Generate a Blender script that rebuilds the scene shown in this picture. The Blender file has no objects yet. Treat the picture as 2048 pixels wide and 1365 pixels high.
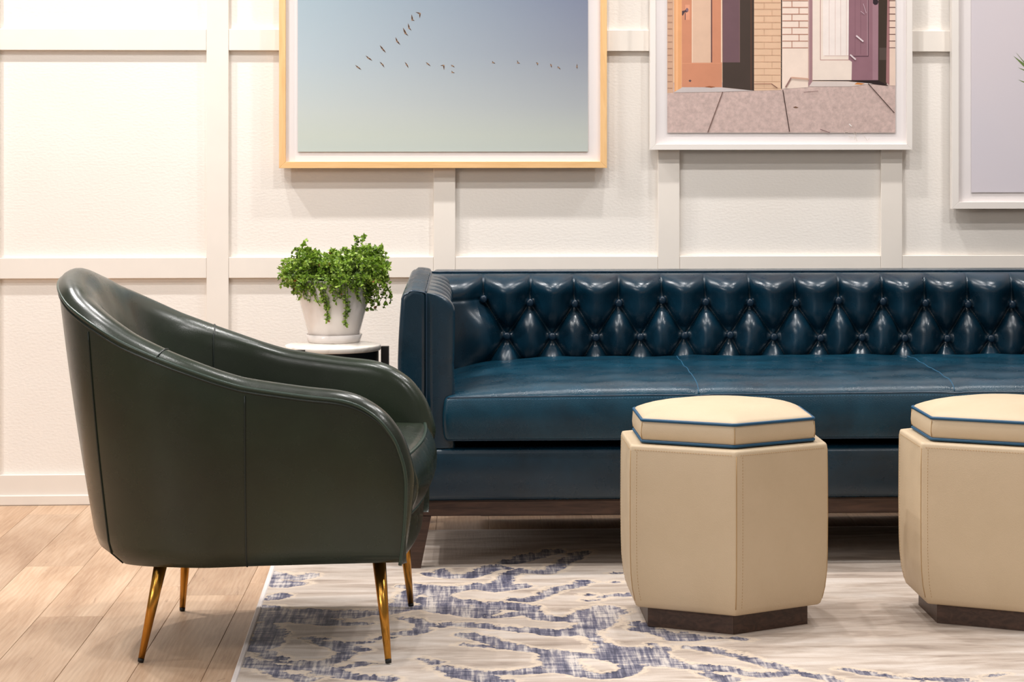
import bpy, bmesh, math, random
import numpy as np
from mathutils import Vector, Matrix
random.seed(7)
SC = bpy.context.scene
COL = SC.collection

# ------------------------------------------------------------------ camera
F, PX, PY = 4835.0, 1203.0, 260.0            # focal length and principal point, 2048x1365 frame
CAM = Vector((0.0, -7.25, 1.112)); YAW = math.radians(3.0)
cd = bpy.data.cameras.new('camera'); cam = bpy.data.objects.new('camera', cd); COL.objects.link(cam)
cam.location = CAM; cam.rotation_euler = (math.pi/2, 0, -YAW)
cd.sensor_width = 36.0; cd.sensor_fit = 'HORIZONTAL'; cd.lens = F*36/2048
cd.shift_x = -(PX-1024)/2048; cd.shift_y = -(682.5-PY)/2048
cd.clip_end = 60
SC.camera = cam

# ------------------------------------------------------------------ light, exposure
SC.view_settings.view_transform = 'Standard'; SC.view_settings.look = 'None'
SC.view_settings.gamma = 1.0; SC.view_settings.use_curve_mapping = False
SC.view_settings.exposure = 0.0
w = bpy.data.worlds.new('room_light'); SC.world = w; w.use_nodes = True
w.node_tree.nodes['Background'].inputs[0].default_value = (1.0, 0.915, 0.83, 1)
w.node_tree.nodes['Background'].inputs[1].default_value = 0.25

def spot(x, y, z, power, size=130, blend=.5, rad=.04, tilt=(0, 0), col=(1, .975, .955)):
    l = bpy.data.lights.new('downlight_or_fill', 'SPOT'); o = bpy.data.objects.new('downlight_or_fill', l); COL.objects.link(o)
    l.energy = power; l.spot_size = math.radians(size); l.spot_blend = blend; l.shadow_soft_size = rad; l.color = col
    o.location = (x, y, z); o.rotation_euler = (math.radians(tilt[0]), math.radians(tilt[1]), 0)
    return o
def ceiling_panel(x, y, z, sx, sy, power):
    l = bpy.data.lights.new('ceiling_panel', 'AREA'); o = bpy.data.objects.new('ceiling_panel', l); COL.objects.link(o)
    l.shape = 'RECTANGLE'; l.size = sx; l.size_y = sy; l.energy = power; l.color = (1, .93, .86)
    o.location = (x, y, z)
    return o
# wall row
spot(-1.85, -.71, 3.0, 124)
spot(-1.06, -.71, 3.0, 76)
spot(0.55, -.71, 3.0, 78)
spot(1.75, -.71, 3.0, 66)
# middle rows
spot(-1.5, -1.64, 3.0, 58)
spot(0.1, -1.64, 3.0, 60)
spot(1.3, -1.64, 3.0, 58)
spot(-2.1, -2.45, 3.0, 38)
spot(-0.8, -2.3, 3.0, 57)
spot(2.3, -2.35, 3.0, 62)
# front row: fill lamps added to brighten upright faces
spot(-2.4, -4.7, 3.0, 52, rad=.13)
spot(-0.6, -4.9, 3.0, 42, rad=.13)
spot(1.8, -4.9, 3.0, 70, rad=.13)
# track lights further back in the shop, turned to the lounge
for lx, ly, lz, pw, lr in ((-5.2, -6.0, 2.6, 290, .8), (-3.4, -7.6, 2.8, 90, .22)):
    o = spot(lx, ly, lz, pw, 60, .8, lr)
    o.rotation_euler = (Vector((0.9, -.6, .45))-Vector((lx, ly, lz))).to_track_quat('-Z', 'Y').to_euler()

# ------------------------------------------------------------------ pixel helpers (photo frame -> world)
FW = Vector((math.sin(YAW), math.cos(YAW), 0)); RT = Vector((math.cos(YAW), -math.sin(YAW), 0)); UP = Vector((0, 0, 1))
def ray(px, py): return FW + RT*((px-PX)/F) + UP*((PY-py)/F)
def atY(px, py, Y):
    d = ray(px, py); return CAM + d*((Y-CAM.y)/d.y)
def atZ(px, py, z=0.0):
    d = ray(px, py); return CAM + d*((z-CAM.z)/d.z)

# ------------------------------------------------------------------ materials
def lin(c):
    return tuple((v/255/12.92 if v/255 <= .04045 else ((v/255+.055)/1.055)**2.4) for v in c)+(1,)
class NT:
    def __init__(s, name):
        s.m = bpy.data.materials.new(name); s.m.use_nodes = True; s.t = s.m.node_tree
        s.b = s.t.nodes['Principled BSDF']
    def n(s, typ, **k):
        nd = s.t.nodes.new(typ)
        for a, v in k.items():
            if a.startswith('i_'): nd.inputs[int(a[2:])].default_value = v
            else: setattr(nd, a, v)
        return nd
    def l(s, a, b): s.t.links.new(a, b)
    def coords(s, scale=(1, 1, 1), kind='Object', loc=None):
        tc = s.n('ShaderNodeTexCoord'); mp = s.n('ShaderNodeMapping'); mp.inputs['Scale'].default_value = scale
        s.l(tc.outputs[kind], mp.inputs[0]); return mp
    def noise(s, src, scale, detail=4, rough=.55, dist=0):
        nd = s.n('ShaderNodeTexNoise'); nd.inputs['Scale'].default_value = scale; nd.inputs['Detail'].default_value = detail
        nd.inputs['Roughness'].default_value = rough; nd.inputs['Distortion'].default_value = dist
        if src is not None: s.l(src, nd.inputs['Vector'])
        return nd
    def ramp(s, src, stops, interp='LINEAR'):
        r = s.n('ShaderNodeValToRGB'); e = r.color_ramp.elements; r.color_ramp.interpolation = interp
        while len(e) < len(stops): e.new(.5)
        for el, (p, c) in zip(e, stops):
            el.position = p; el.color = c if len(c) == 4 else tuple(c)+(1,)
        s.l(src, r.inputs[0]); return r
    def mix(s, fac, a, b, blend='MIX'):
        m = s.n('ShaderNodeMix', data_type='RGBA', blend_type=blend)
        for i, v in ((0, fac), (6, a), (7, b)):
            if hasattr(v, 'is_linked') or isinstance(v, bpy.types.NodeSocket): s.l(v, m.inputs[i])
            elif i == 0: m.inputs[0].default_value = v
            else: m.inputs[i].default_value = v
        return m.outputs[2]
    def math(s, op, a, b=0.0, clamp=False):
        m = s.n('ShaderNodeMath', operation=op); m.use_clamp = clamp
        for i, v in ((0, a), (1, b)):
            if isinstance(v, bpy.types.NodeSocket): s.l(v, m.inputs[i])
            else: m.inputs[i].default_value = v
        return m.outputs[0]
    def bump(s, h, strength, dist=.001):
        b = s.n('ShaderNodeBump'); b.inputs['Strength'].default_value = strength; b.inputs['Distance'].default_value = dist
        s.l(h, b.inputs['Height']); s.l(b.outputs[0], s.b.inputs['Normal']); return b
    def set(s, **k):
        for a, v in k.items(): s.b.inputs[a.replace('_', ' ')].default_value = v
        return s
def flat(name, rgb, rough=.6, metal=0.0, var=.06, scale=12, spec=.5):
    """plain surface with faint procedural tone variation"""
    t = NT(name); c = lin(rgb); co = t.coords()
    n = t.noise(co.outputs[0], scale, 3 if var < .2 else 9, .55 if var < .2 else .72)
    r = t.ramp(n.outputs[0], [(.3, tuple(x*(1-var) for x in c[:3])), (.7, tuple(min(1, x*(1+var)) for x in c[:3]))])
    t.l(r.outputs[0], t.b.inputs['Base Color']); t.set(Roughness=rough, Metallic=metal, Specular_IOR_Level=spec)
    return t.m
def leather(name, c0, c1, rough, grain=.25, mott=5.0, coat=0.0, crease=0.0, spec=.4):
    t = NT(name); co = t.coords()
    n = t.noise(co.outputs[0], mott, 6, .6, .4)
    r = t.ramp(n.outputs[0], [(.28, lin(c0)), (.72, lin(c1))])
    t.l(r.outputs[0], t.b.inputs['Base Color'])
    n2 = t.noise(co.outputs[0], 14, 4)
    rr = t.ramp(n2.outputs[0], [(.3, (rough*.85,)*3), (.7, (rough*1.2,)*3)])
    t.l(rr.outputs[0], t.b.inputs['Roughness'])
    v = t.n('ShaderNodeTexVoronoi'); v.inputs['Scale'].default_value = 420; t.l(co.outputs[0], v.inputs['Vector'])
    h = v.outputs['Distance']
    if crease:
        n3 = t.noise(co.outputs[0], 9, 5, .6, 1.2)
        h = t.math('ADD', h, t.math('MULTIPLY', n3.outputs[0], crease))
    t.bump(h, grain, .0012)
    t.set(Coat_Weight=coat, Coat_Roughness=.2, Specular_IOR_Level=spec)
    return t.m

M = {}
def wall_mat():
    t = NT('wall_paint'); co = t.coords((1, 1, 1.7))
    n = t.noise(co.outputs[0], 95, 3, .5); n2 = t.noise(co.outputs[0], 2, 3)
    r = t.ramp(n2.outputs[0], [(.3, lin((233, 226, 218))), (.7, lin((237, 231, 224)))])
    t.l(r.outputs[0], t.b.inputs['Base Color']); t.bump(n.outputs[0], .25, .003); t.set(Roughness=.75, Specular_IOR_Level=.25)
    return t.m
M['wall'] = wall_mat()
M['trim'] = flat('trim_paint', (232, 224, 215), .45, var=.015, spec=.35)
def plank_mat():
    t = NT('oak_vinyl_plank'); oi = t.n('ShaderNodeObjectInfo'); tc = t.n('ShaderNodeTexCoord')
    off = t.n('ShaderNodeVectorMath', operation='SCALE'); off.inputs[0].default_value = (7.3, 13.1, 3.7)
    t.l(oi.outputs['Random'], off.inputs['Scale'])
    ad = t.n('ShaderNodeVectorMath', operation='ADD'); t.l(tc.outputs['Object'], ad.inputs[0]); t.l(off.outputs[0], ad.inputs[1])
    mp = t.n('ShaderNodeMapping'); mp.inputs['Scale'].default_value = (1, .16, 1); t.l(ad.outputs[0], mp.inputs[0])
    big = t.noise(mp.outputs[0], 7, 3, .5, 1.6)
    wv = t.n('ShaderNodeTexWave', wave_type='BANDS', bands_direction='X'); t.l(mp.outputs[0], wv.inputs['Vector'])
    wv.inputs['Scale'].default_value = 26; wv.inputs['Distortion'].default_value = 9; wv.inputs['Detail'].default_value = 3; wv.inputs['Detail Scale'].default_value = .7
    mp2 = t.n('ShaderNodeMapping'); mp2.inputs['Scale'].default_value = (1, .045, 1); t.l(ad.outputs[0], mp2.inputs[0])
    fine = t.noise(mp2.outputs[0], 210, 4, .6)
    base = t.ramp(big.outputs[0], [(.25, lin((164, 129, 100))), (.5, lin((193, 159, 129))), (.75, lin((213, 183, 154)))])
    c1 = t.mix(t.math('MULTIPLY', wv.outputs[0], .26), base.outputs[0], lin((160, 122, 96)))
    fr = t.ramp(fine.outputs[0], [(.42, (0, 0, 0)), (.62, (1, 1, 1))])
    c2 = t.mix(t.math('MULTIPLY', fr.outputs[0], .22), c1, lin((226, 200, 172)))
    crk = t.noise(mp.outputs[0], 15, 5, .65, 2.5)
    cr = t.ramp(crk.outputs[0], [(.655, (0, 0, 0)), (.70, (1, 1, 1))])
    c3 = t.mix(t.math('MULTIPLY', cr.outputs[0], .55), c2, lin((140, 106, 84)))
    rv = t.ramp(oi.outputs['Random'], [(0, (.80, .80, .81)), (.5, (.95, .95, .95)), (1, (1.04, 1.04, 1.04))])
    c4 = t.mix(1.0, c3, rv.outputs[0], 'MULTIPLY')
    t.l(c4, t.b.inputs['Base Color']); t.bump(fine.outputs[0], .25, .001); t.set(Roughness=.48, Specular_IOR_Level=.35)
    return t.m
M['plank'] = plank_mat()
M['subfloor'] = flat('floor_gap', (160, 128, 100), .8)
M['blue'] = leather('blue_leather', (3, 29, 43), (11, 50, 69), .28, .08, 4.5, .0, .4, .6)
M['blue_seat'] = leather('blue_seat_leather', (5, 39, 55), (18, 65, 85), .28, .22, 6, .05, 1.6, .4)
M['blue_line'] = flat('blue_welt', (10, 42, 62), .35)
M['blue_thread'] = flat('blue_thread', (22, 82, 112), .6)
M['button'] = flat('button_leather', (16, 40, 58), .32)
M['green'] = leather('green_leather', (30, 35, 27), (38, 49, 35), .25, .06, 3.0, 0, 0, .5)
M['green_line'] = flat('green_welt', (24, 34, 29), .35)
M['green_pipe'] = flat('green_piping', (46, 62, 52), .28)
M['cream'] = leather('cream_leather', (199, 178, 148), (207, 186, 157), .5, .18, 5)
M['cream_stitch'] = flat('cream_thread', (178, 146, 104), .7)
M['teal'] = flat('teal_piping', (3, 74, 110), .45)
def wood(name, c0, c1, scale=(1, 8, 8), rough=.4, s=12):
    t = NT(name); co = t.coords(scale); n = t.noise(co.outputs[0], s, 6, .6, 1.0)
    r = t.ramp(n.outputs[0], [(.3, lin(c0)), (.7, lin(c1))]); t.l(r.outputs[0], t.b.inputs['Base Color'])
    t.bump(n.outputs[0], .15, .001); t.set(Roughness=rough); return t.m
M['walnut'] = wood('dark_walnut', (50, 34, 27), (84, 60, 48), (1, 9, 9), .42, 9)
M['maple_h'] = wood('pale_maple_rail', (224, 178, 122), (236, 194, 140), (1, 12, 12), .4, 7)
M['maple_v'] = wood('pale_maple_stile', (224, 178, 122), (236, 194, 140), (12, 12, 1), .4, 7)
M['white_frame'] = flat('white_lacquer', (233, 226, 220), .4, var=.01)
M['mat'] = flat('mat_board', (236, 229, 228), .85, var=.008)
M['print_edge'] = flat('print_backing', (225, 215, 210), .8)
t = NT('brushed_brass'); co = t.coords((60, 60, 2)); n = t.noise(co.outputs[0], 6, 3)
r = t.ramp(n.outputs[0], [(.3, lin((184, 130, 54))), (.7, lin((200, 146, 68)))]); t.l(r.outputs[0], t.b.inputs['Base Color'])
t.set(Metallic=1.0, Roughness=.24); M['brass'] = t.m
M['black'] = flat('black_metal', (14, 14, 15), .4)
M['rubber'] = flat('black_rubber', (18, 17, 17), .6)
t = NT('white_marble'); co = t.coords(); n = t.noise(co.outputs[0], 9, 7, .6, 2.2)
r = t.ramp(n.outputs[0], [(.35, lin((214, 202, 190))), (.5, lin((236, 228, 218))), (.8, lin((240, 233, 225)))]); t.l(r.outputs[0], t.b.inputs['Base Color']); t.set(Roughness=.25); M['marble'] = t.m
t = NT('white_glaze'); co = t.coords(); n = t.noise(co.outputs[0], 20, 2)
r = t.ramp(n.outputs[0], [(.3, lin((228, 219, 214))), (.7, lin((234, 226, 221)))]); t.l(r.outputs[0], t.b.inputs['Base Color']); t.set(Roughness=.12, Coat_Weight=.5, Coat_Roughness=.06); M['glaze'] = t.m
M['soil'] = flat('potting_soil', (62, 44, 34), .95, var=.4, scale=120)
def leaf_mat():
    t = NT('leaf'); at = t.n('ShaderNodeAttribute', attribute_name='tone')
    r = t.ramp(at.outputs['Fac'], [(0, lin((58, 86, 22))), (.4, lin((126, 162, 48))), (.88, lin((192, 214, 104))), (.95, lin((158, 120, 66))), (1, lin((150, 92, 56)))])
    t.l(r.outputs[0], t.b.inputs['Base Color']); t.set(Roughness=.4)
    tr = t.n('ShaderNodeBsdfTranslucent'); t.l(r.outputs[0], tr.inputs[0]); mx = t.n('ShaderNodeMixShader'); mx.inputs[0].default_value = .25
    t.l(t.b.outputs[0], mx.inputs[1]); t.l(tr.outputs[0], mx.inputs[2]); t.l(mx.outputs[0], t.t.nodes['Material Output'].inputs[0])
    return t.m
M['leaf'] = leaf_mat()
M['stem'] = flat('stem', (70, 84, 40), .6)
def glass_mat():
    t = NT('picture_glass'); t.t.nodes.remove(t.b)
    tr = t.n('ShaderNodeBsdfTransparent'); gl = t.n('ShaderNodeBsdfGlossy'); gl.inputs['Roughness'].default_value = .02
    fr = t.n('ShaderNodeLayerWeight'); fr.inputs[0].default_value = .12; mx = t.n('ShaderNodeMixShader')
    t.l(t.math('MULTIPLY', fr.outputs[0], .25), mx.inputs[0]); t.l(tr.outputs[0], mx.inputs[1]); t.l(gl.outputs[0], mx.inputs[2])
    t.l(mx.outputs[0], t.t.nodes['Material Output'].inputs[0]); return t.m
M['glass'] = glass_mat()

# ------------------------------------------------------------------ object helpers
def link(name, me, mat=None, parent=None, smooth=False, kind=None):
    o = bpy.data.objects.new(name, me); COL.objects.link(o)
    if mat is not None:
        for m in (mat if isinstance(mat, (list, tuple)) else [mat]): me.materials.append(m)
    if parent is not None: o.parent = parent
    if smooth: me.polygons.foreach_set('use_smooth', [True]*len(me.polygons))
    if kind: o['kind'] = kind
    return o
def mesh(name, vs, fs, mat=None, parent=None, smooth=False, kind=None):
    me = bpy.data.meshes.new(name); me.from_pydata([tuple(v) for v in vs], [], [tuple(f) for f in fs]); me.update()
    return link(name, me, mat, parent, smooth, kind)
def thing(name, label, cat, loc=(0, 0, 0), rotz=0.0, group=None):
    o = bpy.data.objects.new(name, None); COL.objects.link(o); o.empty_display_size = .1
    o.location = loc; o.rotation_euler = (0, 0, rotz); o['label'] = label; o['category'] = cat
    if group: o['group'] = group
    return o
def bm_box(bm, x0, x1, y0, y1, z0, z1):
    r = bmesh.ops.create_cube(bm, size=1.0)['verts']
    for v in r: v.co = Vector((x0+(v.co.x+.5)*(x1-x0), y0+(v.co.y+.5)*(y1-y0), z0+(v.co.z+.5)*(z1-z0)))
    return r
def box(name, x0, x1, y0, y1, z0, z1, mat, parent=None, bevel=0.0, seg=2, kind=None, smooth=False):
    bm = bmesh.new(); bm_box(bm, x0, x1, y0, y1, z0, z1)
    if bevel: bmesh.ops.bevel(bm, geom=bm.edges[:], offset=bevel, segments=seg, affect='EDGES', profile=.5)
    me = bpy.data.meshes.new(name); bm.to_mesh(me); bm.free()
    return link(name, me, mat, parent, smooth, kind)
def lathe(name, prof, mat, parent, seg=48, center=(0, 0), smooth=True):
    vs, fs = [], []; n = len(prof)
    for i in range(seg):
        a = 2*math.pi*i/seg
        for r, z in prof: vs.append((center[0]+r*math.cos(a), center[1]+r*math.sin(a), z))
    for i in range(seg):
        j = (i+1) % seg
        for k in range(n-1): fs.append((i*n+k, j*n+k, j*n+k+1, i*n+k+1))
    return mesh(name, vs, fs, mat, parent, smooth)
def tube_data(pts, r, seg=8, closed=False):
    pts = [Vector(p) for p in pts]; n = len(pts); vs, fs = [], []
    rs = r if isinstance(r, (list, tuple)) else [r]*n
    up = None
    for i, p in enumerate(pts):
        a = pts[(i-1) % n] if (closed or i > 0) else p; b = pts[(i+1) % n] if (closed or i < n-1) else p
        t = (b-a).normalized()
        if up is None:
            up = Vector((0, 0, 1)) if abs(t.z) < .9 else Vector((1, 0, 0))
        s = t.cross(up).normalized(); up = s.cross(t).normalized()
        for k in range(seg):
            an = 2*math.pi*k/seg; vs.append(p+(s*math.cos(an)+up*math.sin(an))*rs[i])
    m = n if closed else n-1
    for i in range(m):
        j = (i+1) % n
        for k in range(seg):
            l = (k+1) % seg; fs.append((i*seg+k, i*seg+l, j*seg+l, j*seg+k))
    if not closed: fs.append(tuple(range(seg))[::-1]); fs.append(tuple((n-1)*seg+k for k in range(seg)))
    return vs, fs
def tube(name, pts, r, mat, parent, seg=8, closed=False, kind=None):
    vs, fs = tube_data(pts, r, seg, closed); return mesh(name, vs, fs, mat, parent, True, kind)
def join_data(items):
    V, Fc = [], []
    for vs, fs in items:
        b = len(V); V += list(vs); Fc += [tuple(i+b for i in f) for f in fs]
    return V, Fc
def smoothstep(x): x = np.clip(x, 0, 1); return x*x*(3-2*x)
def axis(a, b, r, n):
    k = 5; e = (1-np.cos(np.linspace(0, math.pi/2, k+1)))*r
    return np.concatenate([a+e[:-1], np.linspace(a+r, b-r, n+1), (b-e[:-1])[::-1]])
def rbox(name, x0, x1, y0, y1, z0, z1, r, n, mat, parent=None, deform=None, kind=None):
    """rounded box as a dense grid, optionally deformed (soft upholstery)"""
    xs, ys, zs = axis(x0, x1, r, n[0]), axis(y0, y1, r, n[1]), axis(z0, z1, r, n[2])
    idx, V, Fc = {}, [], []
    def vid(i, j, k):
        key = (i, j, k)
        if key not in idx: idx[key] = len(V); V.append((xs[i], ys[j], zs[k]))
        return idx[key]
    a, b, c = len(xs)-1, len(ys)-1, len(zs)-1
    for i in range(a):
        for j in range(b):
            Fc.append((vid(i, j, 0), vid(i, j+1, 0), vid(i+1, j+1, 0), vid(i+1, j, 0)))
            Fc.append((vid(i, j, c), vid(i+1, j, c), vid(i+1, j+1, c), vid(i, j+1, c)))
    for i in range(a):
        for k in range(c):
            Fc.append((vid(i, 0, k), vid(i+1, 0, k), vid(i+1, 0, k+1), vid(i, 0, k+1)))
            Fc.append((vid(i, b, k), vid(i, b, k+1), vid(i+1, b, k+1), vid(i+1, b, k)))
    for j in range(b):
        for k in range(c):
            Fc.append((vid(0, j, k), vid(0, j, k+1), vid(0, j+1, k+1), vid(0, j+1, k)))
            Fc.append((vid(a, j, k), vid(a, j+1, k), vid(a, j+1, k+1), vid(a, j, k+1)))
    P = np.array(V); lo = np.array((x0+r, y0+r, z0+r)); hi = np.array((x1-r, y1-r, z1-r))
    Q = np.clip(P, lo, hi); D = P-Q; L = np.linalg.norm(D, axis=1, keepdims=True); L[L == 0] = 1
    P = Q+D/L*r
    if deform is not None: P = deform(P)
    return mesh(name, P.tolist(), Fc, mat, parent, True, kind)
def grid_mesh(name, P, mat, parent, flip=False, smooth=True, kind=None):
    n, m = P.shape[:2]; Fc = []
    for i in range(n-1):
        for j in range(m-1):
            f = (i*m+j, (i+1)*m+j, (i+1)*m+j+1, i*m+j+1); Fc.append(f[::-1] if flip else f)
    return mesh(name, P.reshape(-1, 3).tolist(), Fc, mat, parent, smooth, kind)

# ------------------------------------------------------------------ room
wall = box('wall_back', -4.2, 4.8, 0, .12, 0, 3.0, M['wall'], kind='structure')
floor = box('floor', -4.2, 4.8, -6.2, 0, -.08, -.0045, M['subfloor'], kind='structure')
BT = .016
z_base_top = atY(90, 950.5, -.014).z
bb = box('baseboard_back', -4.2, 4.8, -.014, 0, 0, z_base_top, M['trim'], bevel=.0015, kind='structure')
sm = box('shoe_moulding', -4.2, 4.8, -.022, -.014, 0, atY(120, 991, -.022).z, M['trim'], bb, bevel=.003)
st = [(atY(413, 500, -BT).x, atY(457, 500, -BT).x), (atY(867, 470, -BT).x, atY(910, 470, -BT).x),
      (atY(1316, 400, -BT).x, atY(1360, 400, -BT).x), (atY(1762, 400, -BT).x, atY(1805, 400, -BT).x)]
sw = sum(b-a for a, b in st)/4; pitch = (st[3][0]-st[0][0])/3
stiles = [st[0][0]-pitch*k for k in (4, 3, 2, 1)] + [s[0] for s in st] + [st[3][0]+pitch*k for k in (1, 2, 3, 4)]
tn = 0
for x in stiles:
    tn += 1; box('trim_%d' % tn, x, x+sw, -BT, 0, z_base_top, 2.96, M['trim'], bevel=.0012, seg=1, kind='structure')
rails = [(atY(60, 558.0, -BT).z, atY(60, 516.3, -BT).z), (atY(60, 100.4, -BT).z, atY(60, 57.5, -BT).z)]
rails.append((rails[1][0]+rails[1][0]-rails[0][0], rails[1][1]+rails[1][0]-rails[0][0]))
for z0, z1 in rails:
    for a, b in zip(stiles[:-1], stiles[1:]):
        tn += 1; box('trim_%d' % tn, a+sw+.0004, b-.0004, -BT+.0008, 0, z0, z1, M['trim'], bevel=.0012, seg=1, kind='structure')

# floor planks, running towards the wall
e0, e1 = atZ(107, 1365).x, atZ(254, 1365).x
PW = e1-e0
butts = {0: atZ(300, 1174).y, -1: atZ(140, 1234).y, -2: atZ(40, 1134).y, 1: atZ(440, 1191).y, 2: atZ(500, 1167).y, -3: atZ(20, 1030).y}
rp = random.Random(11); LP = 1.22; plank_me = {}
for i in range(-12, 22):
    x = e0+i*PW; y0 = butts.get(i, -rp.random()*LP)
    y = y0
    while y > -3.9: y -= LP
    while y < -.022:
        a, b = max(y, -3.9), min(y+LP, -.022); y += LP
        if b-a < .02: continue
        key = round(b-a, 4)
        if key not in plank_me:
            bm = bmesh.new(); bm_box(bm, .0004, PW-.0004, 0.0004, b-a-.0004, -.0045, 0)
            bmesh.ops.bevel(bm, geom=[e for e in bm.edges if all(v.co.z > -.001 for v in e.verts)], offset=.0007, segments=1, affect='EDGES')
            me = bpy.data.meshes.new('plank'); bm.to_mesh(me); bm.free(); me.materials.append(M['plank']); plank_me[key] = me
        o = bpy.data.objects.new('plank', plank_me[key]); COL.objects.link(o); o.location = (x, a, 0); o.parent = floor

# ------------------------------------------------------------------ rug
RT_Z = .007
rl0, rl1 = atZ(462, 1365, RT_Z), atZ(540, 1138, RT_Z)
rb0, rb1 = atZ(839, 1061.7, RT_Z), atZ(1250, 1058.8, RT_Z)
ry = (rb0.y+rb1.y)/2
lslope = (rl1.x-rl0.x)/(rl1.y-rl0.y)
def rug_left(y): return rl0.x+(y-rl0.y)*lslope
C2 = (820, 1030, 4.075); C1 = (440, 1120, 4.876); C3 = (1240, 1100, 2.535)
CH = [  # woven blue channels: origin frame, points, half widths (m)
 (C2, [(330, 500), (480, 500), (600, 460), (680, 425)], .026), (C2, [(160, 480), (230, 500), (310, 495)], .016), (C2, [(240, 450), (290, 490)], .014),
 (C2, [(20, 580), (120, 600), (230, 640), (380, 600), (540, 580), (700, 605), (870, 580)], .030),
 (C2, [(640, 590), (760, 540), (830, 470), (900, 450), (1010, 465), (1110, 470), (1190, 430), (1280, 370), (1420, 300)], .020),
 (C2, [(780, 430), (850, 450)], .012), (C2, [(820, 385), (1000, 340), (1150, 300)], .03),
 (C2, [(850, 690), (960, 700), (1080, 660), (1190, 600), (1300, 590), (1430, 545)], .017),
 (C2, [(0, 755), (150, 755), (260, 720), (420, 700), (540, 720)], .024),
 (C2, [(220, 700), (330, 770), (520, 790)], .05), (C2, [(520, 790), (620, 750), (800, 740), (940, 760)], .034), (C2, [(540, 830), (640, 835), (800, 825), (940, 790)], .014),
 (C2, [(940, 760), (1000, 800), (1090, 840), (1220, 850), (1380, 850)], .022), (C2, [(1380, 850), (1480, 810), (1560, 770), (1640, 790)], .034),
 (C2, [(310, 890), (500, 900), (740, 925), (960, 940), (1150, 960)], .018), (C2, [(1150, 960), (1300, 960), (1430, 940), (1530, 890), (1570, 820)], .032),
 (C2, [(1400, 960), (1470, 990), (1550, 1040), (1650, 1090)], .014), (C2, [(1650, 1100), (1760, 1130), (1850, 1110), (1950, 1160)], .036),
 (C2, [(480, 980), (620, 1020), (760, 1060), (900, 1090), (1060, 1110), (1200, 1130), (1340, 1140), (1500, 1150), (1640, 1170), (1800, 1200), (1950, 1200)], .021),
 (C2, [(420, 970), (480, 980)], .008), (C2, [(420, 1055), (600, 1065), (760, 1085)], .010), (C2, [(1200, 1140), (1230, 1200), (1260, 1260)], .034),
 (C2, [(270, 1250), (420, 1280), (600, 1290), (800, 1285), (1000, 1275), (1150, 1265), (1280, 1270), (1400, 1300), (1550, 1320), (1680, 1310), (1780, 1280), (1820, 1230)], .020),
 (C2, [(440, 1300), (620, 1335), (720, 1360)], .03), (C2, [(0, 850), (80, 870), (160, 900), (250, 910)], .013), (C2, [(100, 890), (110, 940), (0, 970)], .014),
 (C2, [(1570, 670), (1650, 650), (1740, 660), (1800, 655)], .011), (C2, [(1450, 700), (1550, 690)], .008), (C2, [(1660, 475), (1690, 475)], .009), (C2, [(1680, 550), (1705, 550)], .009),
 (C2, [(1450, 655), (1490, 650)], .009), (C2, [(80, 1170), (200, 1210)], .009), (C2, [(1600, 850), (1630, 850)], .008), (C2, [(1890, 890), (1940, 940)], .02),
 (C1, [(510, 130), (640, 165), (760, 180), (850, 150)], .024), (C1, [(480, 200), (600, 250), (740, 230)], .026), (C1, [(430, 380), (560, 370), (620, 345)], .016),
 (C1, [(400, 480), (560, 520), (700, 510), (900, 520), (1100, 530), (1280, 530)], .04), (C1, [(1280, 530), (1440, 510), (1600, 520), (1740, 490), (1800, 440), (1780, 380), (1900, 300), (2040, 260)], .02),
 (C1, [(380, 560), (560, 580), (720, 560), (860, 580), (1060, 610)], .034), (C1, [(1060, 620), (1220, 620), (1380, 620)], .018), (C1, [(1700, 430), (1800, 470), (1900, 470), (2040, 450)], .018),
 (C1, [(400, 640), (480, 700), (480, 780)], .032), (C1, [(480, 780), (420, 840), (300, 860)], .03), (C1, [(420, 900), (500, 950), (620, 960)], .016),
 (C1, [(830, 765), (1060, 770)], .009), (C1, [(960, 800), (1080, 815), (1180, 870), (1240, 920), (1180, 960), (1060, 1000), (900, 1010)], .015), (C1, [(1080, 830), (1240, 840), (1370, 880)], .014),
 (C1, [(1300, 815), (1480, 800)], .008), (C1, [(1520, 770), (1560, 755), (1650, 760)], .012), (C1, [(1660, 720), (1820, 720), (1960, 690), (1980, 640), (1900, 590), (1780, 575)], .012), (C1, [(1900, 590), (2040, 630)], .02),
 (C1, [(220, 980), (280, 1020), (460, 1040), (560, 1050), (700, 1050), (850, 1050), (980, 1050), (1120, 1070)], .024), (C1, [(520, 990), (760, 1000), (1000, 1010)], .012), (C1, [(1120, 1070), (1240, 1040), (1390, 1010)], .014),
 (C1, [(500, 1080), (600, 1120), (740, 1150), (850, 1170)], .018), (C1, [(1030, 1085), (1140, 1100)], .026), (C1, [(1230, 1130), (1400, 1150), (1560, 1145), (1640, 1165)], .02),
 (C3, [(110, 400), (180, 410), (280, 450), (380, 450), (330, 430)], .022), (C3, [(440, 445), (560, 445), (620, 455)], .011), (C3, [(180, 480), (220, 505)], .012),
 (C3, [(350, 495), (480, 510), (600, 540), (700, 570), (790, 595), (900, 620), (1000, 645), (1100, 665)], .014), (C3, [(0, 530), (90, 550), (200, 570)], .036), (C3, [(200, 570), (330, 590), (460, 600), (580, 610)], .02),
 (C3, [(620, 620), (700, 640), (820, 630), (900, 620)], .015), (C3, [(460, 630), (540, 660)], .02), (C3, [(1160, 608), (1260, 625), (1400, 645), (1550, 655), (1750, 665)], .012), (C3, [(0, 630), (60, 600)], .015), (C3, [(0, 230), (50, 230)], .013), (C3, [(1880, 640), (1960, 630)], .006),
]
segs = []
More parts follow.
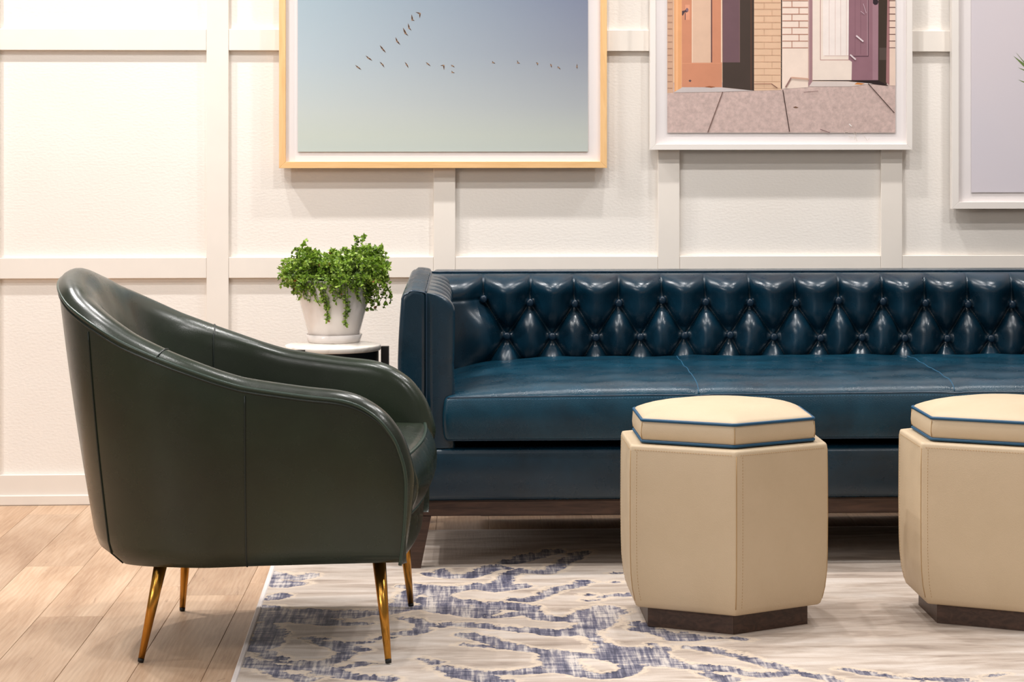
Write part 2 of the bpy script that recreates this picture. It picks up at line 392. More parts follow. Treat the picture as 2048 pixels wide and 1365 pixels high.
for (ox, oy, s), pts, wd in CH:
    q = [atZ(ox+a/s, oy+b/s, RT_Z) for a, b in pts]
    for a, b in zip(q[:-1], q[1:]): segs.append((a.x, a.y, b.x, b.y, wd*1.12+.001))
def rug_field(X, Y):
    f = np.full(X.shape, 9.0)
    for ax, ay, bx, by, wd in segs:
        dx, dy = bx-ax, by-ay; L2 = dx*dx+dy*dy+1e-9
        tt = np.clip(((X-ax)*dx+(Y-ay)*dy)/L2, 0, 1)
        f = np.minimum(f, np.hypot(X-ax-tt*dx, Y-ay-tt*dy)-wd)
    return f
def rug_mat():
    t = NT('woven_rug'); at = t.n('ShaderNodeAttribute', attribute_name='channel')
    co = t.coords((1, 1, 1)); warp = t.noise(co.outputs[0], 16, 5, .62); warp2 = t.noise(co.outputs[0], 60, 3, .6)
    a = t.math('ADD', at.outputs['Fac'], t.math('MULTIPLY', t.math('SUBTRACT', warp.outputs[0], .5), .055))
    a = t.math('ADD', a, t.math('MULTIPLY', t.math('SUBTRACT', warp2.outputs[0], .5), .04))
    sx = t.coords((1, .05, 1)); sy = t.coords((.22, 1, 1))
    streak = t.noise(sx.outputs[0], 130, 3, .65); streakb = t.noise(sx.outputs[0], 38, 2, .5); cross = t.noise(sy.outputs[0], 90, 3, .6); blot = t.noise(co.outputs[0], 22, 4, .6)
    mixv = t.math('ADD', t.math('MULTIPLY', streak.outputs[0], .5), t.math('MULTIPLY', streakb.outputs[0], .35))
    mixv = t.math('ADD', mixv, t.math('MULTIPLY', cross.outputs[0], .35)); mixv = t.math('ADD', mixv, t.math('MULTIPLY', blot.outputs[0], .3))
    blue = t.ramp(mixv, [(.62, lin((50, 51, 74))), (.70, lin((88, 87, 108))), (.77, lin((134, 129, 138))), (.87, lin((204, 194, 187)))])
    bl = t.noise(sy.outputs[0], 13, 5, .65, .6); fib = t.noise(sy.outputs[0], 160, 3, .6)
    cream = t.ramp(bl.outputs[0], [(.32, lin((138, 121, 109))), (.43, lin((180, 163, 149))), (.54, lin((203, 189, 177))), (.70, lin((220, 210, 202)))])
    cream2 = t.mix(t.math('MULTIPLY', t.ramp(fib.outputs[0], [(.4, (0, 0, 0)), (.7, (1, 1, 1))]).outputs[0], .4), cream.outputs[0], lin((186, 170, 157)))
    line = t.ramp(a, [(.0, (0, 0, 0)), (.004, (1, 1, 1)), (.011, (1, 1, 1)), (.02, (0, 0, 0))])
    cream3 = t.mix(t.math('MULTIPLY', line.outputs[0], .75), cream2, lin((220, 201, 180)))
    inside = t.math('LESS_THAN', a, 0.0)
    col = t.mix(inside, cream3, blue.outputs[0])
    t.l(col, t.b.inputs['Base Color'])
    h = t.ramp(a, [(.0, (0, 0, 0)), (.006, (1, 1, 1))])
    hh = t.math('ADD', h.outputs[0], t.math('MULTIPLY', t.math('ADD', fib.outputs[0], streak.outputs[0]), .35))
    t.bump(hh, .6, .004); t.set(Roughness=.8, Specular_IOR_Level=.2, Sheen_Weight=.15)
    return t.m
M['rug'] = rug_mat(); M['rug_edge'] = flat('rug_binding', (222, 212, 208), .9, var=.05, scale=200)
rug_x1, rug_y0 = 2.35, -3.35
ny_, nx_ = 300, 420
vv = np.linspace(0, 1, ny_); uu = np.linspace(0, 1, nx_)
Yg = (rug_y0+(ry-rug_y0)*vv)[None, :].repeat(nx_, 0)
Lg = rl0.x+(Yg-rl0.y)*lslope+.011
Xg = Lg+(rug_x1-Lg)*uu[:, None]
fld = rug_field(Xg, Yg)
Zg = RT_Z-.0015+.0015*smoothstep(fld/.01+.5)
rug = thing('area_rug', 'large cream and indigo patterned area rug under sofa, stools and armchair front legs', 'rug', (0.7, -2.0, 0))
PG = np.stack([Xg-.7, Yg+2.0, Zg], -1)
pile = grid_mesh('pile', PG, M['rug'], rug)
ca = pile.data.attributes.new('channel', 'FLOAT', 'POINT'); ca.data.foreach_set('value', fld.reshape(-1).astype(np.float32))
# bound edges (white selvedge) as soft flat strips
def strip(name, p, q, wd, mat, par):
    p, q = Vector(p), Vector(q); d = (q-p).normalized(); s = Vector((d.y, -d.x, 0))*wd/2
    sec = [(-1, 0), (-1, .75), (-.6, 1), (.6, 1), (1, .75), (1, 0)]; vs = []
    for e in (p, q):
        for a, b in sec: vs.append((e.x+s.x*a, e.y+s.y*a, .0003+b*(RT_Z+.0006)))
    fs = [(i, i+1, 7+i, 6+i) for i in range(5)]+[(5, 4, 3, 2, 1, 0), (6, 7, 8, 9, 10, 11)]
    return mesh(name, vs, fs, mat, par)
o_ = Vector((.7, -2.0, 0))
strip('edge_binding', Vector((rug_left(rug_y0)+.005, rug_y0, 0))-o_, Vector((rug_left(ry)+.005, ry, 0))-o_, .012, M['rug_edge'], rug)
strip('edge_binding', Vector((rug_left(ry), ry+.002, 0))-o_, Vector((rug_x1, ry+.002, 0))-o_, .006, M['rug_edge'], rug)
strip('edge_binding', Vector((rug_x1+.005, rug_y0, 0))-o_, Vector((rug_x1+.005, ry, 0))-o_, .012, M['rug_edge'], rug)
strip('edge_binding', Vector((rug_left(rug_y0), rug_y0-.002, 0))-o_, Vector((rug_x1, rug_y0-.002, 0))-o_, .006, M['rug_edge'], rug)

# ------------------------------------------------------------------ sofa
YF = atZ(825, 1140, RT_Z).y                      # front plane
YB = YF+.86                                      # back plane
XL = atY(803, 700, YF).x; XR = XL+2.62
Z_leg = atY(1100, 1033, YF).z; Z_base = atY(1000, 1003, YF).z; Z_panel = atY(1000, 897, YF).z
Z_arm = atY(830, 585, YF).z; Z_back = atY(1100, 538, YB).z
sofa = thing('tufted_sofa', 'long deep blue leather button-tufted sofa with one bench cushion on a dark wooden base', 'sofa', (XL, YF, 0))
def S(x, y, z): return (x-XL, y-YF, z)
W_, D_ = XR-XL, YB-YF
zg = RT_Z+.0004
def base_rails():
    bm = bmesh.new(); bm_box(bm, .012, W_-.012, .012, D_-.03, Z_leg, Z_base)
    bmesh.ops.bevel(bm, geom=bm.edges[:], offset=.003, segments=2, affect='EDGES')
    me = bpy.data.meshes.new('base_frame'); bm.to_mesh(me); bm.free(); return link('base_frame', me, M['walnut'], sofa)
base_rails()
box('rear_light_block', .20, W_-.20, D_-.06, D_-.035, .012, Z_leg, M['walnut'], sofa, bevel=.002)  # unseen board added to block light coming under the sofa from behind
lx1 = atY(832, 1120, YF).x-XL
for x0, sgn in ((0.012, 1), (W_-.012, -1)):
    for y0, y1, zb in ((.012, .075, zg), (D_-.10, D_-.04, 0.0)):
        w0, w1 = .062, .036
        xa, xb = (x0, x0+sgn*w0); xc = x0+sgn*w1
        vs = [(xa, y0, Z_leg), (xb, y0, Z_leg), (xb, y1, Z_leg), (xa, y1, Z_leg), (xa, y0+.004, zb), (xc, y0+.004, zb), (xc, y1-.02, zb), (xa, y1-.02, zb)]
        fs = [(0, 1, 2, 3), (7, 6, 5, 4), (0, 4, 5, 1), (1, 5, 6, 2), (2, 6, 7, 3), (3, 7, 4, 0)]
        if sgn < 0: fs = [f[::-1] for f in fs]
        mesh('leg', vs, fs, M['walnut'], sofa)
def panel_def(P):
    k = np.clip((P[:, 2]-Z_base)/(Z_panel-Z_base), 0, 1); front = P[:, 1] < .03
    P[front, 1] -= .008*np.sin(math.pi*k[front]); return P
rbox('front_panel', 0, W_, 0, D_-.02, Z_base+.001, Z_panel, .014, (60, 6, 6), M['blue'], sofa, panel_def)
# arm slabs (outer) lofted front to back, with shallow pleats over the top
ATH = atY(853, 700, YF).x-XL; PTH = atY(901, 720, YF).x-atY(853, 720, YF).x
pl_y = [YF+.10+.118*k for k in range(6)]
def arm_slab(x0, x1, inner_right):
    n = 150; ys = np.concatenate([[0], (1-np.cos(np.linspace(0, math.pi/2, 7)))[1:]*.012, np.linspace(.014, D_-.012, n)])
    r = .016; prof = []
    za = Z_panel-.004
    prof.append((x0, za))
    for z in np.linspace(za+.02, Z_arm-r, 8): prof.append((x0-.010*math.sin(math.pi*min(1, (z-za)/(Z_arm-za))), z))
    for a in np.linspace(math.pi, math.pi/2, 6)[1:]: prof.append((x0+r+r*math.cos(a), Z_arm-r+r*math.sin(a)))
    for x in np.linspace(x0+r, x1-.006, 7)[1:]: prof.append((x, Z_arm+.006*math.sin(math.pi*(x-x0)/(x1-x0))))
    prof.append((x1, Z_arm-.006)); prof.append((x1, za))
    P = np.zeros((len(ys), len(prof), 3))
    for i, y in enumerate(ys):
        inset = .012*(1-math.sqrt(max(0, 1-(1-min(1, y/.012))**2))) if y < .012 else 0
        zt = (Z_back-Z_arm)*y/D_
        g = sum(math.exp(-((y+YF-q)/.007)**2) for q in pl_y)*.0045 - sum(.003*math.cos((y+YF-q)/.118*2*math.pi) for q in pl_y[:1])
        for j, (x, z) in enumerate(prof):
            top = min(1, max(0, (z-(Z_arm-.03))/.03)); cx = (x0+x1)/2
            P[i, j] = (cx+(x-cx)*(1-inset*2/ATH), y, z+(zt-g)*top*1.0-inset*top)
    vs = P.reshape(-1, 3).tolist(); m = len(prof); fs = []
    for i in range(len(ys)-1):
        for j in range(m-1): fs.append((i*m+j, i*m+j+1, (i+1)*m+j+1, (i+1)*m+j))
        fs.append((i*m+m-1, i*m, (i+1)*m, (i+1)*m+m-1))
    nv = len(vs); vs = vs+[vs[j] for j in range(m)]+[vs[(len(ys)-1)*m+j] for j in range(m)]
    fs.append(tuple(nv+j for j in range(m))[::-1]); fs.append(tuple(nv+m+j for j in range(m)))
    return vs, fs
vs, fs = arm_slab(0, ATH, True); arm_l = mesh('arm', vs, fs, M['blue'], sofa, True)
vs2 = [(W_-x, y, z) for x, y, z in vs]; fs2 = [f[::-1] for f in fs]; arm_r = mesh('arm', vs2, fs2, M['blue'], sofa, True)
def front_edge(mir):
    g = lambda x: W_-x if mir else x
    pts = [(g(.004), .003, z) for z in np.linspace(Z_panel, Z_arm-.016, 14)] + [(g(.004+.012*(1-math.cos(a))), .003, Z_arm-.016+.012*math.sin(a)) for a in np.linspace(0, math.pi/2, 6)[1:]] + [(g(x), .003, Z_arm-.003+.005*math.sin(math.pi*x/ATH)) for x in np.linspace(.02, ATH-.002, 8)] + [(g(ATH), .001, z) for z in np.linspace(Z_arm-.008, Z_panel, 14)]
    return pts
tube('piping', front_edge(False), .0022, M['blue_line'], arm_l, 6); tube('piping', front_edge(True), .0022, M['blue_line'], arm_r, 6)
for ar, g in ((arm_l, lambda x: x), (arm_r, lambda x: W_-x)):
    tube('seam', [(g(ATH-.001), y, Z_arm+(Z_back-Z_arm)*y/D_+.0005) for y in np.linspace(.004, D_-.14, 24)], .002, M['blue_line'], ar, 6)
# back slab
YSL = YB-.12                                     # front of the back slab
rbox('back_frame', ATH+.001, W_-ATH-.001, YSL-YF, D_, Z_panel, Z_back, .014, (40, 4, 10), M['blue'], sofa)
# tufted back panel
TH = .118
YP = YSL-TH+.048                                  # where buttons sit
r1 = [(967, 599), (1060, 606), (1150, 608), (1238, 607), (1325, 601), (1412, 605), (1501, 606), (1592, 607), (1678, 602), (1767, 604), (1852, 607), (1937, 609), (2026, 610)]
r2 = [(1014, 673), (1105, 674), (1192, 676), (1281, 675), (1370, 672), (1461, 671), (1549, 675), (1642, 677), (1725, 676), (1811, 677), (1896, 678), (1984, 678)]
B1 = [(atY(x, y, YP).x, atY(x, y, YP).z) for x, y in r1]; B2 = [(atY(x, y, YP).x, atY(x, y, YP).z) for x, y in r2]
sp = (B1[-1][0]-B1[0][0])/(len(B1)-1)
while B1[-1][0] < XR-ATH-PTH-.10: B1.append((B1[-1][0]+sp, B1[3][1]))
while B2[-1][0] < B1[-1][0]-sp: B2.append((B2[-1][0]+sp, B2[3][1]))
zr = B1[3][1]-B2[3][1]
B3 = [(x+random.uniform(-.004, .004), z-2*zr) for x, z in B1]
ZT = Z_back-.004; ZB0 = Z_panel+.02
CRS = []
for x, z in B1: CRS.append((x, z, x+random.uniform(-.004, .002), ZT))
for i, (x, z) in enumerate(B2):
    CRS += [(B1[i][0], B1[i][1], x, z), (x, z, B3[i][0], B3[i][1])]
    if i+1 < len(B1): CRS += [(B1[i+1][0], B1[i+1][1], x, z), (x, z, B3[i+1][0], B3[i+1][1])]
xl_pad, xr_pad = XL+ATH, XR-ATH
SOFT = [(B1[0][0], B1[0][1], xl_pad, B1[0][1]-.004), (B1[-1][0], B1[-1][1], xr_pad, B1[-1][1]), (B3[0][0], B3[0][1], xl_pad, B3[0][1]-.01)]
def tuft(A, B, buts, crs, dimple=.050, amp=.046, cw=.0042, cd=.013):
    sB = np.zeros(A.shape); dB = np.full(A.shape, 9.0); dC = np.full(A.shape, 9.0); sC = np.zeros(A.shape); k1, k2 = .016, .012
    for x, z in buts:
        d = np.hypot(A-x, B-z); dB = np.minimum(dB, d); sB += np.exp(-d/k1)
    for ax, ay, bx, by in crs:
        dx, dy = bx-ax, by-ay; L2 = dx*dx+dy*dy+1e-9; tt = np.clip(((A-ax)*dx+(B-ay)*dy)/L2, 0, 1)
        d = np.hypot(A-ax-tt*dx, B-ay-tt*dy); dC = np.minimum(dC, d); sC += np.exp(-d/k2)
    sB = np.maximum(-k1*np.log(sB+1e-12), 0); sC = np.maximum(-k2*np.log(sC+1e-12), 0)
    h = amp*(1-np.exp(-(sB/dimple)**1.15))
    puff = 1-(1-np.clip(sC/.060, 0, 1))**2.3
    fade = 1-np.exp(-dB/.015)
    return h-amp + .040*(puff-1)*fade - cd*np.exp(-(dC/cw)**1.3)
na, nb = 620, 130
ta = np.linspace(0, 1, na); tb = np.concatenate([np.linspace(0, .86, 95), 1-.14*np.cos(np.linspace(0, math.pi/2, nb-94))[1:]])
A = (xl_pad+(xr_pad-xl_pad)*ta)[:, None].repeat(nb, 1); B = (ZB0+(ZT-ZB0)*tb)[None, :].repeat(na, 0)
edge_t = np.sqrt(np.clip(1-np.clip(1-(ZT-B)/.055, 0, 1)**2, 0, 1))
hh = tuft(A, B, B1+B2+B3, CRS)
for ax, ay, bx, by in SOFT:
    tt = np.clip((A-ax)/(bx-ax), 0, 1); dd = np.hypot(A-ax-tt*(bx-ax), B-ay-tt*(by-ay)); hh -= .005*np.exp(-(dd/.005)**1.3)
wr = np.zeros_like(A)
for k in range(7):
    ph = random.uniform(0, 6.28); fx = random.uniform(25, 90); fz = random.uniform(3, 14)
    wr += .0006*np.sin(A*fx+B*fz+ph)
Yp = YSL-np.maximum((TH+hh+wr), .004)*edge_t
P = np.stack([A-XL, Yp-YF, B+.006*np.exp(-((ZT-B)/.03)**2)*0], -1)
back = grid_mesh('tufted_back', P, M['blue'], sofa)
bvs, bfs = [], []
bm = bmesh.new(); bmesh.ops.create_uvsphere(bm, u_segments=18, v_segments=10, radius=.0112); 
for v in bm.verts: v.co.y *= .62
bme = bpy.data.meshes.new('button'); bm.to_mesh(bme); bm.free(); bme.materials.append(M['button']); bme.polygons.foreach_set('use_smooth', [True]*len(bme.polygons))
def h_at(x, z): return float(tuft(np.array([[x]]), np.array([[z]]), B1+B2+B3, CRS)[0, 0])
for x, z in B1+B2:
    o = bpy.data.objects.new('button', bme); COL.objects.link(o); o.parent = back; o.location = (x-XL, YSL-max(TH+h_at(x, z), .004)-.003-YF, z)
tube('top_seam', [(x, YSL-YF-.002, Z_back-.0015) for x in np.linspace(ATH, W_-ATH, 60)], .0028, M['blue_line'], sofa, 6)
# tufted inner arm pads
def arm_pad(mir):
    y0, y1 = YF+.004, YSL-.01; z0 = Z_panel; z1f = lambda y: Z_arm+(Z_back-Z_arm)*(y-YF)/D_-.002
    rowz1, rowz2 = B1[0][1]-.004, B2[0][1]-.01
    b2 = [(y0+.075+.118*k, rowz2) for k in range(6)]; b1 = [(y0+.134+.118*k, rowz1) for k in range(5)]; b3 = [(y0+.134+.118*k, 2*rowz2-rowz1) for k in range(5)]
    crs = [(y0, rowz2, b2[0][0], rowz2)]
    for i, (y, z) in enumerate(b1):
        crs += [(y, z, y, .73), (y, z, b2[i][0], b2[i][1]), (y, z, b2[i+1][0], b2[i+1][1]), (b3[i][0], b3[i][1], b2[i][0], b2[i][1])]
    n1, n2 = 150, 90
    ya = np.concatenate([y0+.03*(np.linspace(0, 1, 12))**3, np.linspace(y0+.033, y1, n1-12)])
    tb = np.concatenate([np.linspace(0, .88, 62), 1-.12*np.cos(np.linspace(0, math.pi/2, n2-61))[1:]])
    A = ya[:, None].repeat(n2, 1); Zt = np.array([z1f(y) for y in ya])[:, None]
    B = z0+(Zt-z0)*tb[None, :]
    e1 = np.sqrt(np.clip(1-np.clip(1-(Zt-B)/.05, 0, 1)**2, 0, 1)); e2 = (np.clip(1-np.clip(1-(A-y0)/.03, 0, 1)**4, 0, 1))**.25
    h = tuft(A, B, b1+b2+b3, crs[1:], .045, .026, .005, .006)*(1-.75*np.exp(-((A-y0)/.05)**2)); h -= .0015*np.exp(-((B-rowz2)/.004)**2)*(A < b2[0][0])
    X = XL+ATH+np.maximum(PTH+.012+h, .003)*e1*e2
    X[:, -1] = XL+ATH-.002
    Pg = np.stack([X-XL, A-YF, B], -1)
    if mir: Pg[..., 0] = W_-Pg[..., 0]
    # front closing strip
    pad = grid_mesh('tufted_arm_pad', Pg, M['blue'], sofa, flip=not mir)
    bm = bmesh.new(); bm.from_mesh(pad.data); bm.verts.ensure_lookup_table()
    ring = [bm.verts[j] for j in range(n2)]; nw = [bm.verts.new((W_-ATH+.002 if mir else ATH-.002, v.co.y, v.co.z)) for v in ring]
    for j in range(n2-1): bm.faces.new((ring[j], ring[j+1], nw[j+1], nw[j]) if not mir else (ring[j+1], ring[j], nw[j], nw[j+1]))
    for f in bm.faces: f.smooth = True
    bm.to_mesh(pad.data); bm.free()
    for y, z in b1+b2[:5]:
        o = bpy.data.objects.new('button', bme); COL.objects.link(o); o.parent = pad
        xx = ATH+max(PTH+.012-.036, .01); o.location = (W_-xx-.001 if mir else xx+.001, y-YF, z); o.rotation_euler = (0, 0, math.pi/2)
arm_pad(False); arm_pad(True)
# seat cushion
cx0 = atY(890, 830, YF-.01).x-XL; cx1 = W_-cx0
cz0 = atY(1000, 884, YF-.01).z; cz1 = atY(1100, 794, YF-.01).z
cy0, cy1 = -.012, YSL-TH-YF+.055
seam_x = [atY(1397, 780, YF).x-XL, atY(1908, 780, YF).x-XL]
wrk = [(random.uniform(-40, 40), random.uniform(6, 60), random.uniform(0, 6.28), random.uniform(.3, 1)) for _ in range(16)]
def cushion_top(x, y):
    u = (x-cx0)/(cx1-cx0)*2-1; v = np.clip((y-cy0)/(cy1-cy0), 0, 1)
    c = np.clip(1-np.abs(u)**10, 0, 1)*(.022*(1-np.exp(-(y-cy0)/.022))+.017*(1-(1-v)**2.2))
    nz = sum(a*np.sin(x*fx+y*fy+p) for fx, fy, p, a in wrk)*.0007
    s = sum(np.exp(-np.abs(x-q)/.012) for q in seam_x)*.004
    return c+nz*np.clip(v*6, 0.2, 1)-s+.009*np.clip(1-np.abs(u*1.0), 0, 1)**.5*(1-v)
def cdef(P):
    k = np.clip((P[:, 2]-cz0)/(cz1-cz0), 0, 1)
    P[:, 2] += cushion_top(P[:, 0], P[:, 1])*k**2
    fr = np.clip(1-(P[:, 1]-cy0)/.03, 0, 1); P[:, 1] -= .012*fr*np.sin(math.pi*k)
    P[:, 1] += fr*.006*(1-np.clip(1-((P[:, 0]-(cx0+cx1)/2)/((cx1-cx0)/2))**2, 0, 1))
    ed = np.clip(1-np.abs(P[:, 0]-cx0)/.03, 0, 1); P[:, 0] -= .006*ed*np.sin(math.pi*k)
    return P
cush = rbox('seat_cushion', cx0, cx1, cy0, cy1, cz0, cz1, .012, (260, 90, 8), M['blue_seat'], sofa, cdef)
for z_, dz in ((cz1-.004, 1), (cz0+.004, 0)):
    pts = []
    for x in np.linspace(cx0+.006, cx1-.006, 160):
        u = ((x-(cx0+cx1)/2)/((cx1-cx0)/2))**2
        pts.append((x, cy0+.002+.006*(u) - (.0), z_+(float(cushion_top(np.array([x]), np.array([cy0]))[0]) if dz else 0)))
    tube('piping', pts, .0026, M['blue_line'], cush, 6)
    dash = []
    for a, b in zip(pts[:-1], pts[1:]):
        a = Vector(a); b = Vector(b); L = (b-a).length; nn = max(1, int(L/.006))
        for q in range(nn):
            p0 = a.lerp(b, (q+.15)/nn); p1 = a.lerp(b, (q+.75)/nn); off = Vector((0, -.0045, -.006 if dz else .006)); dash.append(tube_data([p0+off, p1+off], .0007, 4))
    V, Fc = join_data(dash); mesh('stitching', V, Fc, M['blue_thread'], cush, kind='stuff')
for q in seam_x:
    pts = []
    for y in np.linspace(cy0+.004, cy1-.01, 40):
        pts.append((q, y, cz1+float(cushion_top(np.array([q]), np.array([y]))[0])+.0006))
    tube('seam', pts, .0015, M['blue_thread'], cush, 6)

# ------------------------------------------------------------------ side table with plant
tc = atZ(666, 689.5, .53); Ytab, Ztab, Xtab = tc.y, .53, tc.x
rt = (atY(762, 690, Ytab).x-atY(570, 690, Ytab).x)/2
tb = thing('side_table', 'small round white marble side table with black frame between armchair and sofa', 'table', (Xtab, Ytab, 0))
lathe('table_top', [(0, Ztab), (rt-.003, Ztab), (rt-.0008, Ztab-.001), (rt, Ztab-.004), (rt, Ztab-.012), (rt-.002, Ztab-.0145), (0, Ztab-.0145)], M['marble'], tb, 64)
rb_ = rt-.006
lathe('apron', [(rb_, Ztab-.015), (rb_, Ztab-.075), (rb_-.006, Ztab-.075), (rb_-.006, Ztab-.015)], M['black'], tb, 48)
for a in (-5, 115, 235):
    ar = math.radians(a); c, s = math.cos(ar), math.sin(ar); r0, r1_ = rt+.002, rt+.022; hw = .010
    vs = []
    for z in (RT_Z+.001, Ztab-.004):
        for rr, ss in ((r0, -hw), (r1_, -hw), (r1_, hw), (r0, hw)): vs.append((rr*c-ss*s, rr*s+ss*c, z))
    mesh('leg', vs, [(3, 2, 1, 0), (4, 5, 6, 7), (0, 1, 5, 4), (1, 2, 6, 5), (2, 3, 7, 6), (3, 0, 4, 7)], M['black'], tb)
    p0 = Vector((rb_*c, rb_*s, Ztab-.06)); p1 = Vector(((r0+.001)*c, (r0+.001)*s, Ztab-.06))
    tube('bracket', [p0, p1], .006, M['black'], tb, 8)
lathe('base_ring', [(rt-.012, .012), (rt+.004, .012), (rt+.004, .03), (rt-.012, .03), (rt-.012, .012)], M['black'], tb, 48, smooth=False)

pc = atZ(668, 684, Ztab); Xp, Yp_ = pc.x, pc.y
kp = F/(Yp_-CAM.y)                               # px per metre about here
pot = thing('potted_plant', 'bushy trailing green houseplant in a glossy white tapered pot with saucer on the side table', 'plant', (Xp, Yp_, Ztab))
zs = lambda py: CAM.z-(py-PY)/kp-Ztab
r_s0, r_s1 = 52/kp, 56.5/kp; zsr = zs(666)
lathe('saucer', [(0, 0), (r_s0-.002, 0), (r_s0, .002), (r_s1, zsr-.001), (r_s1-.002, zsr), (r_s1-.005, zsr-.002), (r_s0-.004, .008), (0, .008)], M['glaze'], pot, 56)
zr_, zb_ = zs(557), .009
rp0, rp1 = 49/kp, 79/kp
lathe('pot', [(0, zb_), (rp0-.003, zb_), (rp0, zb_+.003), (rp1, zr_-.002), (rp1-.001, zr_), (rp1-.005, zr_), (rp1-.007, zr_-.004), (rp1-.012, zr_-.03), (0, zr_-.03)], M['glaze'], pot, 64)
lathe('soil', [(0, zr_-.012), (rp1-.03, zr_-.013), (rp1-.009, zr_-.018)], M['soil'], pot, 40)
rl = random.Random(5)
leafV, leafF, tone, stemD = [], [], [], []
def leaf(p, d, size, tn):
    d = d.normalized(); s = d.cross(Vector((rl.uniform(-1, 1), rl.uniform(-1, 1), rl.uniform(-1, 1)))).normalized(); nrm = d.cross(s)
    b = len(leafV)
    for a, c, h in ((0, 0, 0), (.45, .42, .10), (1, 0, -.05), (.45, -.42, .10), (.5, 0, -.06)):
        leafV.append(p+(d*a+s*c+nrm*h)*size); tone.append(tn)
    leafF.extend([(b, b+4, b+1), (b+4, b+2, b+1), (b, b+3, b+4), (b+4, b+3, b+2)])
def rtone(): 
    x = rl.random(); return 1.0 if x < .012 else rl.betavariate(2.2, 2.0)*.86
def sprig(pts, n, l0=.3, size=.0105):
    pts = [Vector(p) for p in pts]
    def ev(t):                                  # Catmull-Rom through the points
        k = min(int(t*(len(pts)-1)), len(pts)-2); f = t*(len(pts)-1)-k
        p0, p1, p2, p3 = pts[max(k-1, 0)], pts[k], pts[k+1], pts[min(k+2, len(pts)-1)]
        return .5*((2*p1)+(p2-p0)*f+(2*p0-5*p1+4*p2-p3)*f*f+(3*p1-p0-3*p2+p3)*f**3)
    stemD.append(tube_data([ev(t) for t in np.linspace(0, 1, 9)], .0009, 4))
    for k in range(n):
        t = l0+(1-l0)*(k+rl.random())/n; t = min(t, .999); p = ev(t); tg = (ev(min(1, t+.02))-ev(t-.02)).normalized()
        for sgn in (1, -1):
            d = tg*rl.uniform(.1, .8)+Vector((rl.gauss(0, 1), rl.gauss(0, 1), rl.gauss(.15, .8))); leaf(p, d, size*rl.uniform(.65, 1.25), rtone())
mx = lambda px: (px-668)/kp
def top_py(px):                                  # height outline of the foliage mound
    xs = [566, 580, 600, 615, 632, 645, 660, 675, 692, 705, 722, 740, 752, 764, 772]; ys = [520, 505, 486, 483, 490, 499, 492, 486, 490, 482, 476, 477, 482, 500, 535]
    return float(np.interp(px, xs, ys))
for k in range(460):
    px = rl.uniform(570, 768); yd = rl.gauss(0, .55); yd = max(-1, min(1, yd))
    u = (px-668)/102
    zt = zs(top_py(px)+rl.uniform(0, 14)+abs(yd)*22); 
    fr = rl.random()**1.1; zt = zt-(zt-zs(572))*fr*.95
    dep = rp1*.98*yd*math.sqrt(max(.05, 1-min(1, u*u)*.8))-(.018*fr if yd < 0 else -.01*fr)
    tip = Vector((mx(px), dep, zt))
    root = Vector((tip.x*.45+rl.uniform(-.02, .02), dep*.4, zr_-.014))
    mid = root.lerp(tip, .55)+Vector((0, 0, .018+.012*rl.random()))
    end = tip+Vector((tip.x*.06+rl.gauss(0, .006), -.004+dep*.05, rl.uniform(-.012, .004)))
    sprig([root, mid, tip, end], 9, .35)
def trail(px0, pts, n, front=1.0):
    """stem that spills over the rim and hangs down the side"""
    x0 = mx(px0); out = []
    yr = -math.sqrt(max(0.0001, (rp1+.004)**2-min(x0*x0, (rp1)**2*.98)))*front
    out.append(Vector((x0*.6, yr*.5, zr_+.01))); out.append(Vector((x0, yr, zr_+.012)))
    for px, py in pts:
        z = zs(py); rr = rp0+(rp1-rp0)*max(0, min(1, (z-zb_)/(zr_-zb_)))+.006; x = mx(px)
        y = -math.sqrt(max(.0004, rr*rr-min(x*x, rr*rr*.97)))*front
        out.append(Vector((x, y, z)))
    sprig(out, n, .25, .0098)
for px0, pts, n in [(650, [(652, 590), (658, 615), (659, 637)], 34), (655, [(656, 585), (660, 612)], 22), (692, [(695, 595), (694, 625), (693, 647)], 34), (697, [(699, 590), (698, 628)], 22),
                    (628, [(632, 580), (643, 604)], 18), (606, [(610, 570), (616, 585)], 14), (640, [(646, 580), (650, 598)], 18), (588, [(588, 570), (590, 585)], 14), (660, [(668, 575), (676, 598)], 14),
                    (715, [(718, 578), (722, 598)], 20), (728, [(730, 580), (735, 604)], 24), (735, [(738, 585), (742, 606)], 24), (672, [(674, 570), (682, 590)], 12), (580, [(585, 560), (594, 575)], 14), (618, [(622, 566), (630, 582)], 14)]:
    trail(px0, pts, n)
for k in range(46):
    px0 = 668+74*math.sin(rl.uniform(-1.45, 1.45)); e_ = 566+rl.random()**1.6*34
    trail(px0, [(px0+rl.uniform(-2, 4), 562+.5*(e_-562)), (px0+rl.uniform(-3, 6), e_)], 8)
for pts in ([(745, 540), (762, 555), (768, 575), (760, 600), (748, 618)], [(748, 535), (768, 560), (778, 580), (781, 603)], [(740, 550), (752, 575), (752, 600), (735, 618)], [(742, 540), (758, 560), (756, 590)], [(742, 545), (764, 560), (772, 592), (768, 612)], [(744, 550), (752, 580), (745, 604)], [(735, 545), (748, 565), (742, 590)]):
    sprig([Vector((mx(a), -.03+rl.uniform(-.02, .02), zs(b))) for a, b in pts], 26, .05, .0098)
for pts in ([(600, 540), (580, 520), (566, 518)], [(598, 545), (584, 540), (574, 536)], [(600, 550), (590, 560), (588, 575), (592, 585)], [(745, 500), (760, 495), (764, 492)], [(600, 505), (608, 490), (612, 480)], [(722, 490), (727, 478), (729, 470)], [(712, 490), (714, 478), (713, 473)]):
    sprig([Vector((mx(a), -.01+rl.uniform(-.03, .03), zs(b))) for a, b in pts], 14, .1)
